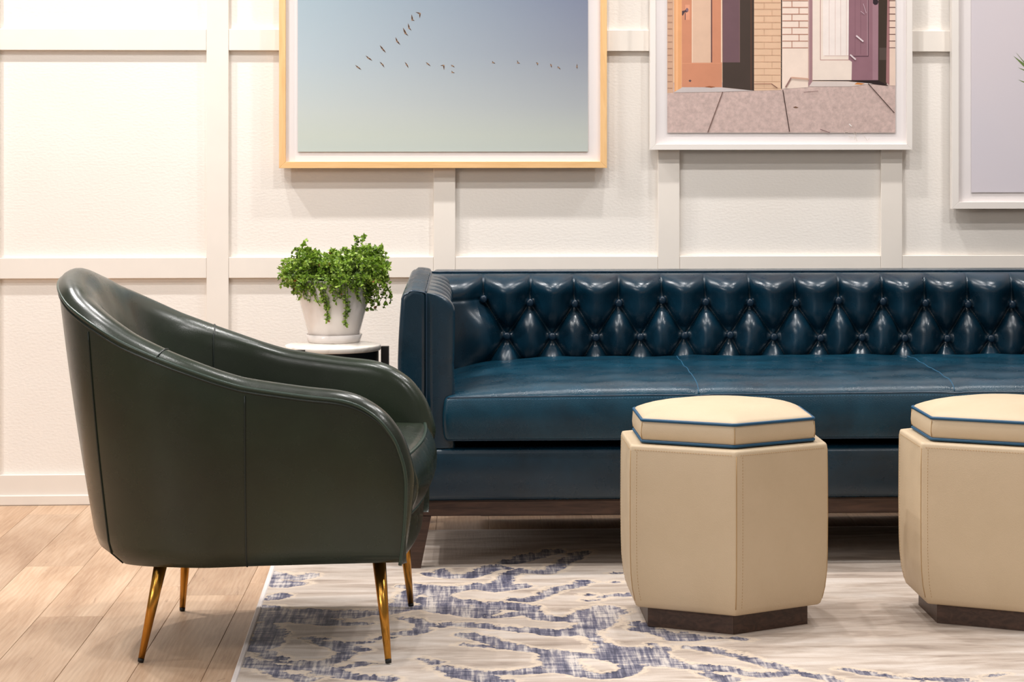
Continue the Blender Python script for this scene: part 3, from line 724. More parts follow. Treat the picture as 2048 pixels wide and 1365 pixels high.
V, Fc = join_data(stemD); mesh('stems', V, Fc, M['stem'], pot, True, kind='stuff')
fol = mesh('foliage', leafV, leafF, M['leaf'], pot, False, kind='stuff')
ta_ = fol.data.attributes.new('tone', 'FLOAT', 'POINT'); ta_.data.foreach_set('value', tone)

# ------------------------------------------------------------------ armchair
CX, CZc = -.705, 5.325                           # lateral / depth from the camera of the chair centre
cw = CAM + RT*CX + FW*CZc
chair = thing('barrel_armchair', 'dark green leather barrel armchair on four slender brass legs', 'armchair', (cw.x, cw.y, 0), -YAW)
HW = .36
rim_x = [-.470, -.443, -.368, -.293, -.198, -.0886, -.037, .045, .1064, .168, .209, .250, .281, .299, .3036]
rim_z = [.779, .748, .709, .672, .636, .5986, .583, .571, .5627, .5576, .545, .5165, .475, .424, .393]
ZBt = .2136
XB, XK, EX = -.482, -.06, 2.25                    # back extreme, where sides begin to curve, exponent
def plan(x): 
    if x >= XK: return HW
    t = min(1, (XK-x)/(XK-XB)); return HW*(max(0, 1-t**EX))**(1/EX)
# rim path, near side front-bottom -> top -> back -> far side
half = []
for z in np.linspace(ZBt+.004, .385, 12): half.append((.3036-.013*((.385-z)/.17)**2, HW, z))
xs_f = [.3036, .303, .3015, .2985, .294, .288, .281, .272, .262, .25, .237, .223, .209, .19, .168, .14, .1064, .075, .045, 0, -.037, -.0886]
ff = lambda x: float(np.interp(x, rim_x, rim_z))
# smooth the measured height curve
gx = np.linspace(-.482, .3036, 900); gz = np.interp(gx, rim_x, rim_z)
ker = np.hanning(61); ker /= ker.sum(); gzs = np.convolve(np.pad(gz, 30, mode='edge'), ker, 'valid')
wfr = np.clip((gx-.20)/.06, 0, 1); gzs = gzs*(1-wfr)+gz*wfr
ff = lambda x: float(np.interp(x, gx, gzs))
for x in xs_f: half.append((x, HW, ff(x) if x < .3036 else .393))
NB = 40
for k in range(1, NB+1):
    a = math.pi/2*k/NB; 
    x = XK-(XK-XB)*math.sin(a)**(2/EX); y = HW*max(0, math.cos(a))**(2/EX)
    if x > -.0886: continue
    zz = ff(x) if x > -.45 else ff(-.45)+(.789-ff(-.45))*(1-(max(y, 0)/plan(-.45))**1.6)
    half.append((x, y, zz))
rim = [Vector((x, -y, z)) for x, y, z in half] + [Vector((x, y, z)) for x, y, z in half[:-1][::-1]]
# resample and smooth lightly
def resample(pts, n):
    d = [0]
    for a, b in zip(pts[:-1], pts[1:]): d.append(d[-1]+(b-a).length)
    ts = np.linspace(0, d[-1], n); o = np.array([list(p) for p in pts])
    return [Vector((np.interp(t, d, o[:, 0]), np.interp(t, d, o[:, 1]), np.interp(t, d, o[:, 2]))) for t in ts]
rim = resample(rim, 281)
for _ in range(3): rim = [rim[0]]+[(rim[i-1]+rim[i]*2+rim[i+1])/4 for i in range(1, len(rim)-1)]+[rim[-1]]
NR = len(rim)
for p in rim:                                    # the far arm front is cut back a little lower down
    if p.y > 0 and p.z < .41 and p.x > .2: p.x -= .032*min(1, (.41-p.z)/.12)
def inward(p):
    if p.x > XK: return Vector((0, -1 if p.y > 0 else 1, 0))
    t = (XK-p.x)/(XK-XB); gx_ = -(max(t, 0)**(EX-1))/(XK-XB); gy_ = (abs(p.y)/HW)**(EX-1)/HW*(1 if p.y > 0 else -1)
    return -Vector((gx_, gy_, 0)).normalized()
def backness(p): return max(0.0, min(1.0, (XK-.05-p.x)/(XK-.05-XB)))
outer, crownP, innerP = [], [], []
NO = 22
for i, p in enumerate(rim):
    n = inward(p); bk = backness(p)
    tg = (rim[min(i+1, NR-1)]-rim[max(i-1, 0)]).normalized()
    m = n.cross(tg)                              # in-surface direction away from the panel
    if m.z < -.2 or (abs(m.z) <= .2 and m.x < 0): m = -m
    lean = .016+.074*bk**1.3                      # inset of the bottom outline
    H = p.z-ZBt; row = []
    for k in range(NO+1):
        s = 1-k/NO; s = 1-(1-s)**1.0
        z = ZBt+H*s; hgt = z-ZBt
        ins = lean*(1-hgt/max(.58*bk+.34*(1-bk), .05)) if H > .05 else lean*.95
        ins = max(ins, 0)*min(1, H/.3)
        rr = .026+.026*bk; tuck = max(0.0, 1-hgt/rr)
        ins += (rr*.7)*(1-math.sqrt(max(0, 1-tuck**2)))*min(1, H/.08)
        bulge = .006*math.sin(math.pi*min(1, s))*min(1, H/.3)
        q = Vector((p.x, p.y, z))+n*(ins-bulge)
        # straight hem: lift slightly at the back corner
        q.z += float(np.interp(p.x, [-.48, -.36, -.2, 0, .3], [-.016, -.022, -.012, -.004, .004]))*(1-s)**3
        row.append(q)
    outer.append(row)
    th = .060+.034*bk; ch = (.017+.012*bk)*(1 if p.z > .40 else .25+.75*max(0, (p.z-ZBt)/(.40-ZBt)))
    crow = []; NC = 10
    for k in range(NC+1):
        d = th*k/NC; hh_ = ch*math.sin(math.pi*(k/NC))**.75 if 0 < k < NC else 0
        dz = -.035*bk*(k/NC)**1.5
        crow.append(p+n*d+m*hh_+Vector((0, 0, dz)))
    crownP.append(crow)
    q = crow[-1]; low = .33; irow = [q]
    NI = 12
    for k in range(1, NI+1):
        s = k/NI; z = q.z+(low-q.z)*s if q.z > low else q.z
        slope = .02+.34*bk**1.2; drop = max(0, q.z-z)
        irow.append(Vector((q.x, q.y, z))+n*(slope*drop*(1.0-.25*s)+.012*math.sin(math.pi*s)*(1 if q.z > low else 0)))
    innerP.append(irow)
arr = lambda L: np.array([[list(v) for v in r] for r in L])
osh = grid_mesh('outer_shell', arr(outer), M['green'], chair)
inn = [c[:-1]+r for c, r in zip(crownP, innerP)]
ish = grid_mesh('inner_shell', arr(inn), M['green'], chair, flip=True)
tube('rim_piping', [r+inward(r)*.002-Vector((0, 0, .001)) for r in rim], .0038, M['green_pipe'], chair, 8)
tube('rim_welt', [outer[i][1]*.55+outer[i][0]*.45-inward(rim[i])*.0005 for i in range(NR) if rim[i].z > .27], .0022, M['green_line'], osh, 6)
def col_at(xq, far):
    best = min((i for i in range(NR) if (rim[i].y > 0) == far and rim[i].z > .45), key=lambda i: abs(rim[i].x-xq)); return best
# outside seams
for far in (False, True):
    for xq in (-.027, -.375):
        i = col_at(xq, far); di = 0
        pts = []
        for k in range(1, NO+1):
            j = i
            if xq < -.2:                          # rear seam drifts forward on the way down
                j = i + (-1 if not far else 1)*int(round(26*(k/NO)**1.3))*0
            pts.append(outer[j][k]-inward(rim[j])*.0008)
        tube('seam', pts, .0019, M['green_line'], osh, 6)
    i = col_at(-.215, far)
    pts = [v+Vector((0, 0, .0005)) for v in crownP[i][0:]]+[v+inward(rim[i])*.001 for v in innerP[i][1:9]]
    tube('seam', pts, .0018, M['green_line'], ish, 6)
# hem / underside
bot = [r[-1] for r in outer]
bp = [(min(v.x, .27), v.y+inward(rim[i]).y*.004, v.z+.004) for i, v in enumerate(bot)]
half_n = len(bp)//2
fsb = [(i, i+1, len(bp)-2-i, len(bp)-1-i) for i in range(half_n-1)]
mesh('underside', bp, fsb, M['green_line'], chair)
# seat cushion (front edge stands proud, gently bowed)
def seat_def(P):
    u = P[:, 1]/(HW-.075); k = np.clip((P[:, 2]-.300)/(.432-.300), 0, 1)
    fr = np.clip((P[:, 0]-.12)/.18, 0, 1)
    P[:, 0] += fr*(.016*(1-u**2)+.026*np.sin(math.pi*k))
    v = np.clip((P[:, 0]+.28)/.6, 0, 1)
    P[:, 2] += k**2*.036*(1-np.clip(np.abs(u), 0, 1)**2.5)*np.sin(math.pi*np.clip(v*.92+.06, 0, 1))
    bk_ = np.clip((-.05-P[:, 0])/.25, 0, 1); P[:, 1] *= 1-.35*bk_**2
    return P
seat = rbox('seat_cushion', -.27, .296, -(HW-.075), HW-.075, .300, .432, .014, (26, 26, 8), M['green'], chair, seat_def)
for z_, k in ((.430, 1.0), (.303, 0.0)):
    pts = []
    for y in np.linspace(-(HW-.077), HW-.077, 30):
        u = y/(HW-.075); pts.append((.296+.016*(1-u*u)-.001, y, z_))
    tube('piping', pts, .0042, M['green_pipe'], seat, 8)
def rail_def(P):
    k = np.clip((P[:, 2]-.21)/.09, 0, 1); u = P[:, 1]/(HW-.06); fr = np.clip((P[:, 0]-.15)/.12, 0, 1)
    P[:, 0] += fr*(.012*(1-u**2)+.006*k-.007); return P
rbox('front_rail', .10, .296, -(HW-.055), HW-.055, .212, .302, .010, (6, 20, 6), M['green'], chair, rail_def)
# legs
def cam_loc(px, py, z):
    p = atZ(px, py, z)-cw; p.z = 0
    return Vector((p.dot(RT), p.dot(FW), z))
for (fx, fy, zf), (tx, ty) in (((281, 1325, 0.0), (328, .255)), ((777, 1327, RT_Z+.0012), (756, .255)), ((364.5, 1222, 0.0), (377, -.245)), ((822, 1213, RT_Z+.0012), (803, -.245))):
    foot = cam_loc(fx, fy, zf+.0012); near = foot.y < 0
    topy = -.250 if near else .245
    Zd = CZc+topy; topx = (tx-PX)/F*Zd-CX
    top = Vector((topx, topy, .232)); d = (top-foot).normalized()
    lg = tube('leg', [foot+d*.0072, top], [.0066, .0152], M['brass'], chair, 20)
    tube('foot_cap', [foot, foot+d*.0075], [.0062, .0068], M['rubber'], lg, 16)

# ------------------------------------------------------------------ stools
def hex_ring(R, rc, rot, n=4):
    """rounded hexagon outline, circumradius R, corner radius rc"""
    pts = []
    for k in range(6):
        a = rot+k*math.pi/3; c = Vector((math.cos(a), math.sin(a), 0)); dist = R-rc/math.cos(math.pi/6)
        for j in range(n+1):
            b = a-math.pi/6+math.pi/3*j/n; pts.append(c*dist+Vector((math.cos(b), math.sin(b), 0))*rc)
        a2 = rot+(k+1)*math.pi/3; q = Vector((math.cos(a2), math.sin(a2), 0))*dist+Vector((math.cos(a+math.pi/6), math.sin(a+math.pi/6), 0))*rc
        p = pts[-1]
        for j in range(1, 8): pts.append(p.lerp(q, j/8))
    return pts
def hex_loft(name, levels, rot, mat, parent, cap0=True, cap1=True, smooth=True, bow=0.0):
    V, Fc = [], []; m = None
    for R, rc, z in levels:
        ring = hex_ring(R, max(rc, .0004), rot); m = len(ring)
        V += [v+Vector((0, 0, z)) for v in ring]
    for i in range(len(levels)-1):
        for j in range(m):
            l = (j+1) % m; Fc.append((i*m+j, i*m+l, (i+1)*m+l, (i+1)*m+j))
    if cap0: Fc.append(tuple(range(m))[::-1])
    if cap1: Fc.append(tuple((len(levels)-1)*m+j for j in range(m)))
    return mesh(name, V, Fc, mat, parent, smooth)
def stool(cx, cy, rot, Rp, label):
    g = 'hexagonal stools in front of the sofa'
    s = thing('hexagonal_stool', label, 'stool', (cx, cy, RT_Z+.0014), 0, None)
    Rb = Rp*1.235; zp = .046; zb = zp-.002; zt = .406
    # plinth: six mitred boards
    for k in range(6):
        a0, a1 = rot+k*math.pi/3, rot+(k+1)*math.pi/3; ri = Rp-.022
        A0, A1 = Vector((math.cos(a0), math.sin(a0), 0)), Vector((math.cos(a1), math.sin(a1), 0)); e = (A1-A0)*.0003
        vs = [A0*Rp+e, A1*Rp-e, A1*ri-e, A0*ri+e]; vs = vs+[v+Vector((0, 0, zp+.004)) for v in vs]
        vs = [v-Vector((0, 0, .001)) if i < 4 else v for i, v in enumerate(vs)]
        o = mesh('plinth_board', vs, [(3, 2, 1, 0), (4, 5, 6, 7), (0, 1, 5, 4), (1, 2, 6, 5), (2, 3, 7, 6), (3, 0, 4, 7)], M['walnut'], s)
    rc = .010
    lv = [(Rb*.80, rc, zb), (Rb*.915, rc, zb+.001), (Rb*.935, rc, zb+.005), (Rb*.952, rc, zb+.016), (Rb*.978, rc, zb+.042), (Rb*.995, rc, zb+.078), (Rb*1.001, rc, zb+.12), (Rb*1.004, rc, zb+.20),
          (Rb*1.002, rc, zt-.06), (Rb*.998, rc, zt-.012), (Rb*.994, rc, zt-.005), (Rb*.985, rc, zt-.001), (Rb*.968, rc, zt), (Rb*.80, rc, zt+.0005), (.02, .001, zt+.0005)]
    body = hex_loft('body', lv, rot, M['cream'], s)
    # stitched seams
    dash = []
    def run(p, q, step=.0062, r=.0006):
        L = (q-p).length; n = int(L/step)
        for i in range(n): dash.append(tube_data([p.lerp(q, (i+.2)/n), p.lerp(q, (i+.75)/n)], r, 4))
    cr = lambda R, k, z: Vector((math.cos(rot+k*math.pi/3)*R, math.sin(rot+k*math.pi/3)*R, z))
    ins = Rb-rc/math.cos(math.pi/6)+rc
    seam_pts = []
    for k in range(6):
        p, q = cr(Rb*1.0012, k, zt-.010), cr(Rb*1.0012, k+1, zt-.010); run(p.lerp(q, .04), q.lerp(p, .04))
        ft = (q-p).normalized()
        prof_ = [(.952, .016), (.978, .042), (.995, .078), (1.001, .12), (1.004, .20), (1.002, zt-.06-zb), (.998, zt-.012-zb)]
        line = []
        for f_, z_ in prof_:
            a, b = cr(Rb*f_, k, zb+z_), cr(Rb*f_, k+1, zb+z_); line.append(a.lerp(b, .066)+(a+b).normalized()*.0004*0)
        for a, b in zip(line[:-1], line[1:]):
            if (b-a).length > .012: run(a, b)
        tube('corner_seam', [cr(Rb*f_-.0016, k, zb+z_) for f_, z_ in prof_], .0012, M['cream_stitch'], body, 6)
    V, Fc = join_data(dash); mesh('stitching', V, Fc, M['cream_stitch'], body, kind='stuff')
    # loose top cushion with blue piping
    Rc = Rb*.885; c0, c1 = zt+.003, zt+.054; rc2 = .012
    lv = [(Rc*.9, rc2, c0), (Rc*.975, rc2, c0+.003), (Rc*.995, rc2, c0+.012), (Rc*1.003, rc2, c0+.022), (Rc*.998, rc2, c0+.034), (Rc*.98, rc2, c1-.001)]
    for f_ in (.955, .92, .87, .78, .66, .5, .3, .12): lv.append((Rc*f_, min(Rc*f_*.8, rc2+(1-f_)*.16), c1+.033*(1-f_**4)*(1-.12*f_)))
    cu = hex_loft('top_cushion', lv, rot, M['cream'], s)
    for z_, R_ in ((c1-.001, Rc*.985), (c0+.003, Rc*.985)):
        tube('piping', [v+Vector((0, 0, z_)) for v in hex_ring(R_, rc2, rot)], .0036, M['teal'], cu, 8, True)
    for k in range(6):
        tube('corner_seam', [cr(Rc*.994-.0012, k, c0+.008), cr(Rc*1.002-.0016, k, c0+.022), cr(Rc*.992-.0012, k, c1-.006)], .0010, M['cream_stitch'], cu, 6)
    return s
def fit_hex(pts, Rf=None):
    """regular hexagon through successive corners on the floor"""
    best = None; P2 = [atZ(x, y, RT_Z).xy for x, y in pts]
    for it in range(4000):
        if best is None or it < 600:
            c = P2[1]+Vector((random.uniform(-.3, .3), random.uniform(0, .4))); R = random.uniform(.12, .26); a = random.uniform(3.6, 5.6)
        else:
            s_ = .03*(1-it/4000)+.0005; c = best[1]+Vector((random.gauss(0, s_), random.gauss(0, s_))); R = best[2]+random.gauss(0, s_); a = best[3]+random.gauss(0, s_*3)
        if Rf: R = Rf
        e = sum((Vector((c.x+R*math.cos(a+(k-1)*math.pi/3), c.y+R*math.sin(a+(k-1)*math.pi/3)))-p).length_squared for k, p in enumerate(P2))
        if best is None or e < best[0]: best = (e, c, R, a)
    return best
random.seed(3)
e, c, R, a = fit_hex([(1296.5, 1253.2), (1468, 1271), (1613.8, 1248.5)]); print('RUG', rl0, rl1, ry, 'sofa', YF, XL, Z_leg, Z_base, Z_panel, Z_arm, Z_back, cz0, cz1, 'tab', Xtab, Ytab, rt); print('STOOL1', e, c, R, a)
stool(c.x, c.y, a, R, 'cream leather hexagonal stool with blue piping standing whole before the sofa middle')
L_, F_ = atZ(1863.8, 1244.3, RT_Z).xy, atZ(2045.6, 1267, RT_Z).xy
d_ = Vector((math.cos(math.radians(-29)), math.sin(math.radians(-29)))); n_ = Vector((-d_.y, d_.x)); R2 = R
c2 = (L_+F_)/2+n_*R*math.cos(math.pi/6)+Vector((.011, 0)); a2 = math.radians(-29)-2*math.pi/3
stool(c2.x, c2.y, a2, R2, 'cream leather hexagonal stool with blue piping at the right, cut by the picture edge')

# ------------------------------------------------------------------ framed pictures
def prism(name, poly, y0, y1, mat, par):
    n = len(poly); vs = [(x, y0, z) for x, z in poly]+[(x, y1, z) for x, z in poly]
    fs = [tuple(range(n))[::-1], tuple(range(n, 2*n))]+[(i, (i+1) % n, n+(i+1) % n, n+i) for i in range(n)]
    return mesh(name, vs, fs, mat, par)
def framed(label, x0, x1, z0, z1, wd, mats, mat_in, prect, name='framed_picture'):
    yb, yf = -BT-.001, -.05; cx = (x0+x1)/2
    fr = thing(name, label, 'picture', (cx, yb, z0)); L = lambda x: x-cx
    X0, X1, Z1 = L(x0), L(x1), z1-z0; d = yf-yb
    bars = [([(X0, 0), (X1, 0), (X1-wd, wd), (X0+wd, wd)], 0), ([(X0, Z1), (X0+wd, Z1-wd), (X1-wd, Z1-wd), (X1, Z1)], 0),
            ([(X0, 0), (X0+wd, wd), (X0+wd, Z1-wd), (X0, Z1)], 1), ([(X1, 0), (X1, Z1), (X1-wd, Z1-wd), (X1-wd, wd)], 1)]
    for poly, v in bars:
        o = prism('frame_bar', poly, d, 0, mats[v], fr)
        bm = bmesh.new(); bm.from_mesh(o.data); bmesh.ops.recalc_face_normals(bm, faces=bm.faces[:]); bmesh.ops.bevel(bm, geom=[e for e in bm.edges if all(abs(q.co.y-d) < 1e-5 for q in e.verts)], offset=.0007, segments=1, affect='EDGES'); bm.to_mesh(o.data); bm.free()
    box('mat_board', X0+wd-.003, X1-wd+.003, d+.014, d+.018, wd-.003, Z1-wd+.003, mat_in, fr)
    a0, a1, b0, b1 = prect                        # print rectangle, world x / z
    pr = box('print', L(a0), L(a1), d+.010, d+.0115, b0-z0, b1-z0, [M['print_edge']], fr)
    box('mount', L(a0)+.012, L(a1)-.012, d+.0115, d+.014, b0-z0+.012, b1-z0-.012, M['print_edge'], fr)
    gl = mesh('glass_pane', [(X0+wd-.002, d+.004, wd-.002), (X1-wd+.002, d+.004, wd-.002), (X1-wd+.002, d+.004, Z1-wd+.002), (X0+wd-.002, d+.004, Z1-wd+.002)], [(0, 1, 2, 3)], M['glass'], fr)
    return fr, pr, cx, yb, z0, yb+d+.010
YFR = -.05; YPR = YFR+.010
# picture 1: birds over a pale sky
f1x0, f1x1, f1z0 = atY(558, 300, YFR).x, atY(1214, 300, YFR).x, atY(885, 336.5, YFR).z
p1 = (atY(595.5, 200, YPR).x, atY(1176, 200, YPR).x, atY(885, 303.5, YPR).z, 1.66)
fr1, pr1, cx1_, yb1, z01, yfp = framed('pale wooden frame holding a print of birds crossing a grey-blue sky', f1x0, f1x1, f1z0, 1.66+p1[2]-f1z0, 13/672, (M['maple_h'], M['maple_v']), M['mat'], p1)
def sky_mat():
    t = NT('sky_print'); tc = t.n('ShaderNodeTexCoord'); sp_ = t.n('ShaderNodeSeparateXYZ'); t.l(tc.outputs['Object'], sp_.inputs[0])
    zlo = p1[2]-z01; zv = t.math('DIVIDE', t.math('SUBTRACT', sp_.outputs[2], zlo), .46, True)
    wv = t.math('DIVIDE', t.math('ADD', sp_.outputs[0], (p1[1]-p1[0])/2), p1[1]-p1[0], True)
    l_ = t.ramp(zv, [(0, lin((193, 203, 197))), (.25, lin((193, 201, 199))), (.6, lin((178, 192, 200))), (1, lin((166, 184, 195)))])
    r_ = t.ramp(zv, [(0, lin((186, 193, 188))), (.3, lin((168, 173, 177))), (.65, lin((142, 148, 162))), (1, lin((124, 132, 154)))])
    m_ = t.mix(wv, l_.outputs[0], r_.outputs[0])
    g = t.ramp(zv, [(.0, (0, 0, 0)), (.10, (1, 1, 1)), (.3, (0, 0, 0))]); m2 = t.mix(t.math('MULTIPLY', g.outputs[0], .15), m_, lin((208, 208, 180)))
    t.l(m2, t.b.inputs['Base Color']); t.set(Roughness=.7, Specular_IOR_Level=.2); return t.m
pr1.data.materials[0] = sky_mat()
BIRDS = [((690, 10), [(180, 1030, 225, 1065, 272, 1102), (358, 868, 400, 905, 458, 945), (600, 695, 645, 755, 692, 808), (865, 558, 890, 620, 937, 672), (995, 400, 1035, 485, 1075, 522), (1078, 322, 1095, 395, 1130, 432), (1138, 172, 1150, 255, 1185, 268), (1215, 125, 1280, 145, 1275, 215), (598, 975, 635, 1010, 668, 1060), (1025, 978, 1055, 1020, 1080, 1070), (1383, 978, 1415, 1005, 1455, 1040), (1635, 1035, 1685, 1030, 1690, 1100), (1808, 1025, 1840, 1040, 1868, 1062), (1818, 1125, 1835, 1150, 1868, 1158)]),
         ((960, 100), [(208, 190, 225, 215, 258, 230), (635, 178, 650, 220, 680, 230), (958, 210, 985, 230, 980, 262), (1200, 235, 1215, 260, 1222, 300), (1322, 282, 1345, 300, 1372, 332), (1655, 242, 1655, 285, 1658, 320)])]
M['bird_dark'] = flat('bird_wing_ink', (58, 46, 42), .8); M['bird_lit'] = flat('bird_body_ink', (176, 134, 98), .8)
for (ox, oy), bl in BIRDS:
    for b in bl:
        Q = [Vector(((atY(ox+b[i]/8.533, oy+b[i+1]/8.533, yfp).x-cx1_), (atY(ox+b[i]/8.533, oy+b[i+1]/8.533, yfp).z-z01))) for i in (0, 2, 4)]
        t1, bd, t2 = Q; vs, fs, mi = [], [], []
        for lay, off, wscale in ((0, .0003, 1.5), (1, .0005, 1.0)):
            for tip in (t1, t2):
                ax = (tip-bd); nn = Vector((-ax.y, ax.x)).normalized(); wd_ = max(.0013, ax.length*.17)*(1.35 if lay == 0 else .95); e = bd+ax*(1.18 if lay == 0 else 1.15); mpt = bd+ax*.45
                k = len(vs)
                for pt in (bd-ax*.12+nn*wd_*.6, mpt+nn*wd_*.75, e, mpt-nn*wd_*.75, bd-ax*.12-nn*wd_*.6): vs.append((pt.x, yfp-yb1-off, pt.y))
                fs.append((k, k+1, k+2, k+3, k+4)); mi.append(1 if lay == 0 else 0)
        bx = Vector((-.0045, -.0012)); k = len(vs)                                  # body and neck
        for pt in (bd+bx, bd+Vector((0, .0012)), bd-bx*.6, bd-Vector((0, .0014))): vs.append((pt.x, yfp-yb1-.0006, pt.y))
        fs.append((k, k+1, k+2, k+3)); mi.append(1)
        o = mesh('bird', vs, fs, [M['bird_dark'], M['bird_lit']], pr1)
        for pl, q in zip(o.data.polygons, mi): pl.material_index = q

# picture 2: street doors photograph
f2x0, f2x1, f2z0 = atY(1300, 250, YFR).x, atY(1825, 200, YFR).x, atY(1560, 300, YFR).z
CS = lambda cx, cy: (1280+cx/2.6667, cy/2.6667)
p2 = (atY(1334.5, 200, YPR).x, atY(1791, 160, YPR).x, atY(1560, 266, YPR).z, 1.93)
fr2, pr2, cx2_, yb2, z02, yfp2 = framed('white frame holding a photograph of an orange door, brick piers and a mauve door', f2x0, f2x1, f2z0, 2.0, 11.5/672, (M['white_frame'], M['white_frame']), M['mat'], p2)
T = -860
def R4(a, b, c, d): return [(a, b), (c, b), (c, d), (a, d)]
ART = [((200, 176, 169), R4(145, 440, 1362, 708)), ((226, 198, 172), R4(145, T, 1362, 440)),
 ((205, 166, 140), [(145, T), (182, T), (178, 495), (145, 497)]), ((226, 165, 116), [(180, T), (224, T), (222, 484), (183, 490)]), ((236, 180, 134), R4(190, T, 203, 484)),
 ((204, 140, 110), R4(223, T, 437, 465)), ((232, 205, 182), R4(276, T, 283, 335)), ((218, 184, 160), R4(281, T, 378, 335)), ((104, 72, 72), R4(378, T, 385, 333)), ((236, 205, 182), R4(432, T, 437, 333)), ((214, 150, 118), R4(224, 336, 437, 340)),
 ((222, 156, 126), R4(241, 25, 265, 106)), ((96, 72, 76), R4(239, 68, 243, 106)), ((80, 64, 68), [(224, 58), (238, 56), (250, 44), (256, 46), (258, 60), (250, 66), (238, 66), (228, 84), (224, 80)]), ((130, 104, 116), [(246, 44), (253, 42), (259, 50), (257, 60), (248, 62), (244, 54)]), ((90, 72, 76), [(258, 432), (266, 425), (275, 430), (268, 438)]),
 ((72, 60, 54), [(437, T), (609, T), (608, 484), (440, 466)]), ((112, 86, 92), R4(440, T, 533, 333)), ((124, 96, 96), R4(529, T, 533, 333)), ((92, 66, 54), R4(589, T, 596, 478)), ((58, 46, 42), R4(602, T, 609, 484)),
 ((224, 188, 158), [(608, T), (754, T), (752, 480), (608, 484)]),
 ((58, 42, 42), [(753, T), (760, T), (758, 474), (751, 474)]), ((238, 218, 204), [(759, T), (898, T), (896, 466), (757, 474)]),
 ((164, 128, 132), [(898, T), (921, T), (919, 448), (898, 460)]), ((190, 156, 154), R4(898, T, 903, 440)),
 ((236, 220, 208), R4(920, T, 1130, 428)), ((186, 146, 138), R4(960, T, 964, 321)), ((188, 148, 140), R4(960, 318, 1130, 322)), ((240, 228, 222), R4(976, T, 1122, 296)), ((212, 186, 178), R4(983, 296, 1122, 300)),
 ((210, 180, 172), R4(1008, T, 1010, 294)), ((210, 180, 172), R4(1040, T, 1042, 294)), ((210, 180, 172), R4(1069, T, 1071, 294)), ((210, 180, 172), R4(1100, T, 1102, 294)),
 ((146, 108, 118), [(1118, T), (1274, T), (1270, 430), (1128, 430), (1130, 330), (1112, 318), (1112, 300)]), ((160, 124, 134), R4(1240, T, 1272, 426)), ((92, 64, 74), R4(1216, T, 1219, 300)), ((190, 160, 168), R4(1212, T, 1214, 296)), ((92, 64, 74), R4(1122, 298, 1219, 303)), ((122, 88, 98), R4(1146, T, 1148, 292)), ((122, 88, 98), R4(1176, T, 1178, 292)),
 ((52, 40, 46), [(1242, 0), (1252, -8), (1266, -4), (1272, 10), (1266, 24), (1252, 27), (1242, 18)]),
 ((64, 52, 44), [(1274, T), (1330, T), (1316, 452), (1270, 430)]), ((84, 72, 66), R4(1276, 255, 1318, 320)),
 ((164, 118, 118), [(1330, T), (1338, T), (1334, 455), (1312, 440)]), ((232, 206, 190), [(1335, T), (1362, T), (1362, 457), (1330, 457)]),
 ((46, 34, 34), [(920, 428), (1270, 428), (1325, 458), (1300, 456), (1110, 433), (920, 431)]),
 ((200, 190, 188), [(178, 494), (226, 466), (440, 468), (606, 484), (440, 490), (300, 492)]),
 ((216, 202, 196), [(900, 462), (920, 434), (1100, 434), (1240, 446), (1120, 462)]),
 ((204, 132, 72), [(1142, 450), (1158, 440), (1200, 446), (1180, 453)]), ((150, 90, 60), [(345, 464), (370, 459), (402, 464), (380, 469)]),
 ((120, 88, 70), [(815, 572), (830, 568), (845, 573), (832, 577)]), ((238, 230, 226), [(1112, 662), (1118, 660), (1132, 674), (1126, 676)]),
]
for row in range(32):                                                 # courses of the two brick piers and side strips
    y = 470-35.2*row
    if y < T: break
    ART.append(((204, 166, 138), R4(608, y-1.2, 753, y+1.2)))
    ART.append(((206, 170, 142), R4((704 if row % 2 else 662)-1.2, y-34, (704 if row % 2 else 662)+1.2, y)))
    ART.append(((150, 112, 98), R4(147, y+.0-1, 172, y+1)))
    yy = 255-36*row
    if yy > T:
        ART.append(((184, 134, 116), R4(759, yy-2.0, 896, yy+2.0))); ART.append(((184, 134, 116), R4((848 if row % 2 else 810)-2, yy-35, (848 if row % 2 else 810)+2, yy)))
        ART.append(((110, 76, 72), R4(1326, yy-2, 1362, yy+2)))
def lineq(x0, y0, x1, y1, w0):
    d = Vector((x1-x0, y1-y0)).normalized(); n = Vector((-d.y, d.x))*w0; return [(x0+n.x, y0+n.y), (x1+n.x, y1+n.y), (x1-n.x, y1-n.y), (x0-n.x, y0-n.y)]
for l4, cc, ww in ((( 441, 490, 361, 707), (104, 78, 70), 2.0), ((761, 480, 797, 703), (70, 52, 48), 2.2), ((1216, 446, 1356, 603), (70, 52, 50), 2.0), ((608, 448, 700, 447), (150, 104, 88), 1.6), ((700, 447, 732, 470), (120, 84, 76), 2), ((776, 466, 806, 414), (150, 116, 110), 4), ((806, 414, 900, 422), (206, 166, 146), 4), ((872, 492, 950, 486), (120, 92, 86), 1.2), ((1152, 190, 1190, 222), (226, 210, 214), 4), ((1120, 292, 1150, 318), (226, 210, 214), 4), ((1190, 20, 1206, 70), (190, 164, 174), 1.6), ((1176, 60, 1196, 76), (190, 164, 174), 1.6), ((960, 690, 1012, 708), (120, 90, 92), 1.6)):
    ART.append((cc, lineq(*l4, ww)))
amats, akey, vs, fs, mi = [], {}, [], [], []
def rough_ink(rgb): return flat('photo_ink_%d_%d_%d' % rgb, rgb, .7, var=(.22 if rgb == (200, 176, 169) else .035), scale=(75 if rgb == (200, 176, 169) else 24), spec=.2)
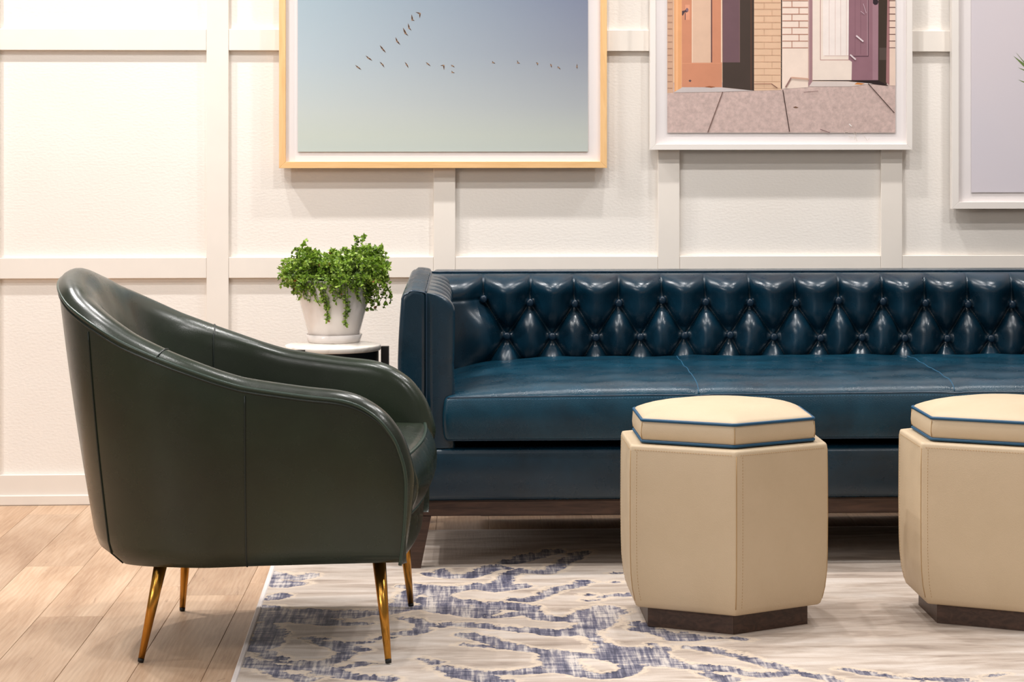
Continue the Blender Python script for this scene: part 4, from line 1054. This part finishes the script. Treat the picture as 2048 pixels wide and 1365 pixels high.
for li, (cc, poly) in enumerate(ART):
    if cc not in akey: akey[cc] = len(amats); amats.append(rough_ink(cc))
    k = len(vs)
    for a_, b_ in poly:
        px_, py_ = CS(a_, b_); q = atY(px_, py_, yfp2)
        x = min(max(q.x, p2[0]), p2[1]); z = min(max(q.z, p2[2]), p2[3])
        vs.append((x-cx2_, yfp2-yb2-.0002-li*.000012, z-z02))
    fs.append(tuple(range(k, len(vs)))); mi.append(akey[cc])
o = mesh('photo_image', vs, fs, amats, pr2)
for pl, q in zip(o.data.polygons, mi): pl.material_index = q
# faint pale scribble across the lower edge of the print
M['scribble'] = flat('pale_pencil', (214, 202, 190), .8)
its = []
for st_ in ([(520, 410), (540, 370), (600, 360), (615, 400)], [(730, 420), (745, 350), (790, 390), (740, 470), (745, 540)], [(770, 480), (800, 570)], [(880, 400), (905, 370), (912, 395)], [(930, 440), (1000, 520), (1020, 560)], [(1060, 500), (1045, 545)], [(620, 470), (690, 480), (700, 500)]):
    q_ = [atY(1640+a/10.78, 230+b/10.78, yfp2-.0012) for a, b in st_]
    its.append(tube_data([(v.x-cx2_, yfp2-.0012-yb2, v.z-z02) for v in q_], .00055, 5))
V, Fc = join_data(its); mesh('scribble', V, Fc, M['scribble'], pr2)
# picture 3: pale print, only its left part is in view
f3x0, f3x1, f3z0 = atY(1904, 300, YFR).x, atY(1904, 300, YFR).x+.80, atY(1980, 418, YFR).z
p3 = (atY(1942.5, 300, YPR).x, f3x1-(atY(1942.5, 300, YPR).x-f3x0), atY(1980, 385, YPR).z, 1.86)
fr3, pr3, cx3_, yb3, z03, yfp3 = framed('white frame at the right edge holding a pale lilac print with green leaf tips', f3x0, f3x1, f3z0, 1.94, 14/672, (M['white_frame'], M['white_frame']), M['mat'], p3)
t = NT('lilac_print'); tc_ = t.coords(); n_ = t.noise(tc_.outputs[0], 1.5, 2)
r_ = t.ramp(n_.outputs[0], [(.3, lin((214, 208, 216))), (.7, lin((222, 212, 216)))]); t.l(r_.outputs[0], t.b.inputs['Base Color']); t.set(Roughness=.7, Specular_IOR_Level=.2)
pr3.data.materials[0] = t.m
M['leaf_ink'] = flat('leaf_ink', (104, 126, 66), .8, var=.2)
LF = [[(2026.5, 111.5), (2040, 121), (2056, 132), (2070, 150), (2056, 142), (2042, 128)], [(2031, 104), (2047, 122), (2062, 128), (2048, 126)], [(2036, 135), (2048, 139), (2062, 142), (2048, 141.5)], [(2036, 159.5), (2048, 163), (2062, 168), (2048, 165.5)], [(2062, 128), (2090, 140), (2110, 170), (2080, 160), (2060, 142)]]
for lf in LF:
    vs = [(atY(a, b, yfp3).x-cx3_, yfp3-yb3-.0003, atY(a, b, yfp3).z-z03) for a, b in lf]; mesh('printed_leaf', vs, [tuple(range(len(vs)))], M['leaf_ink'], pr3)
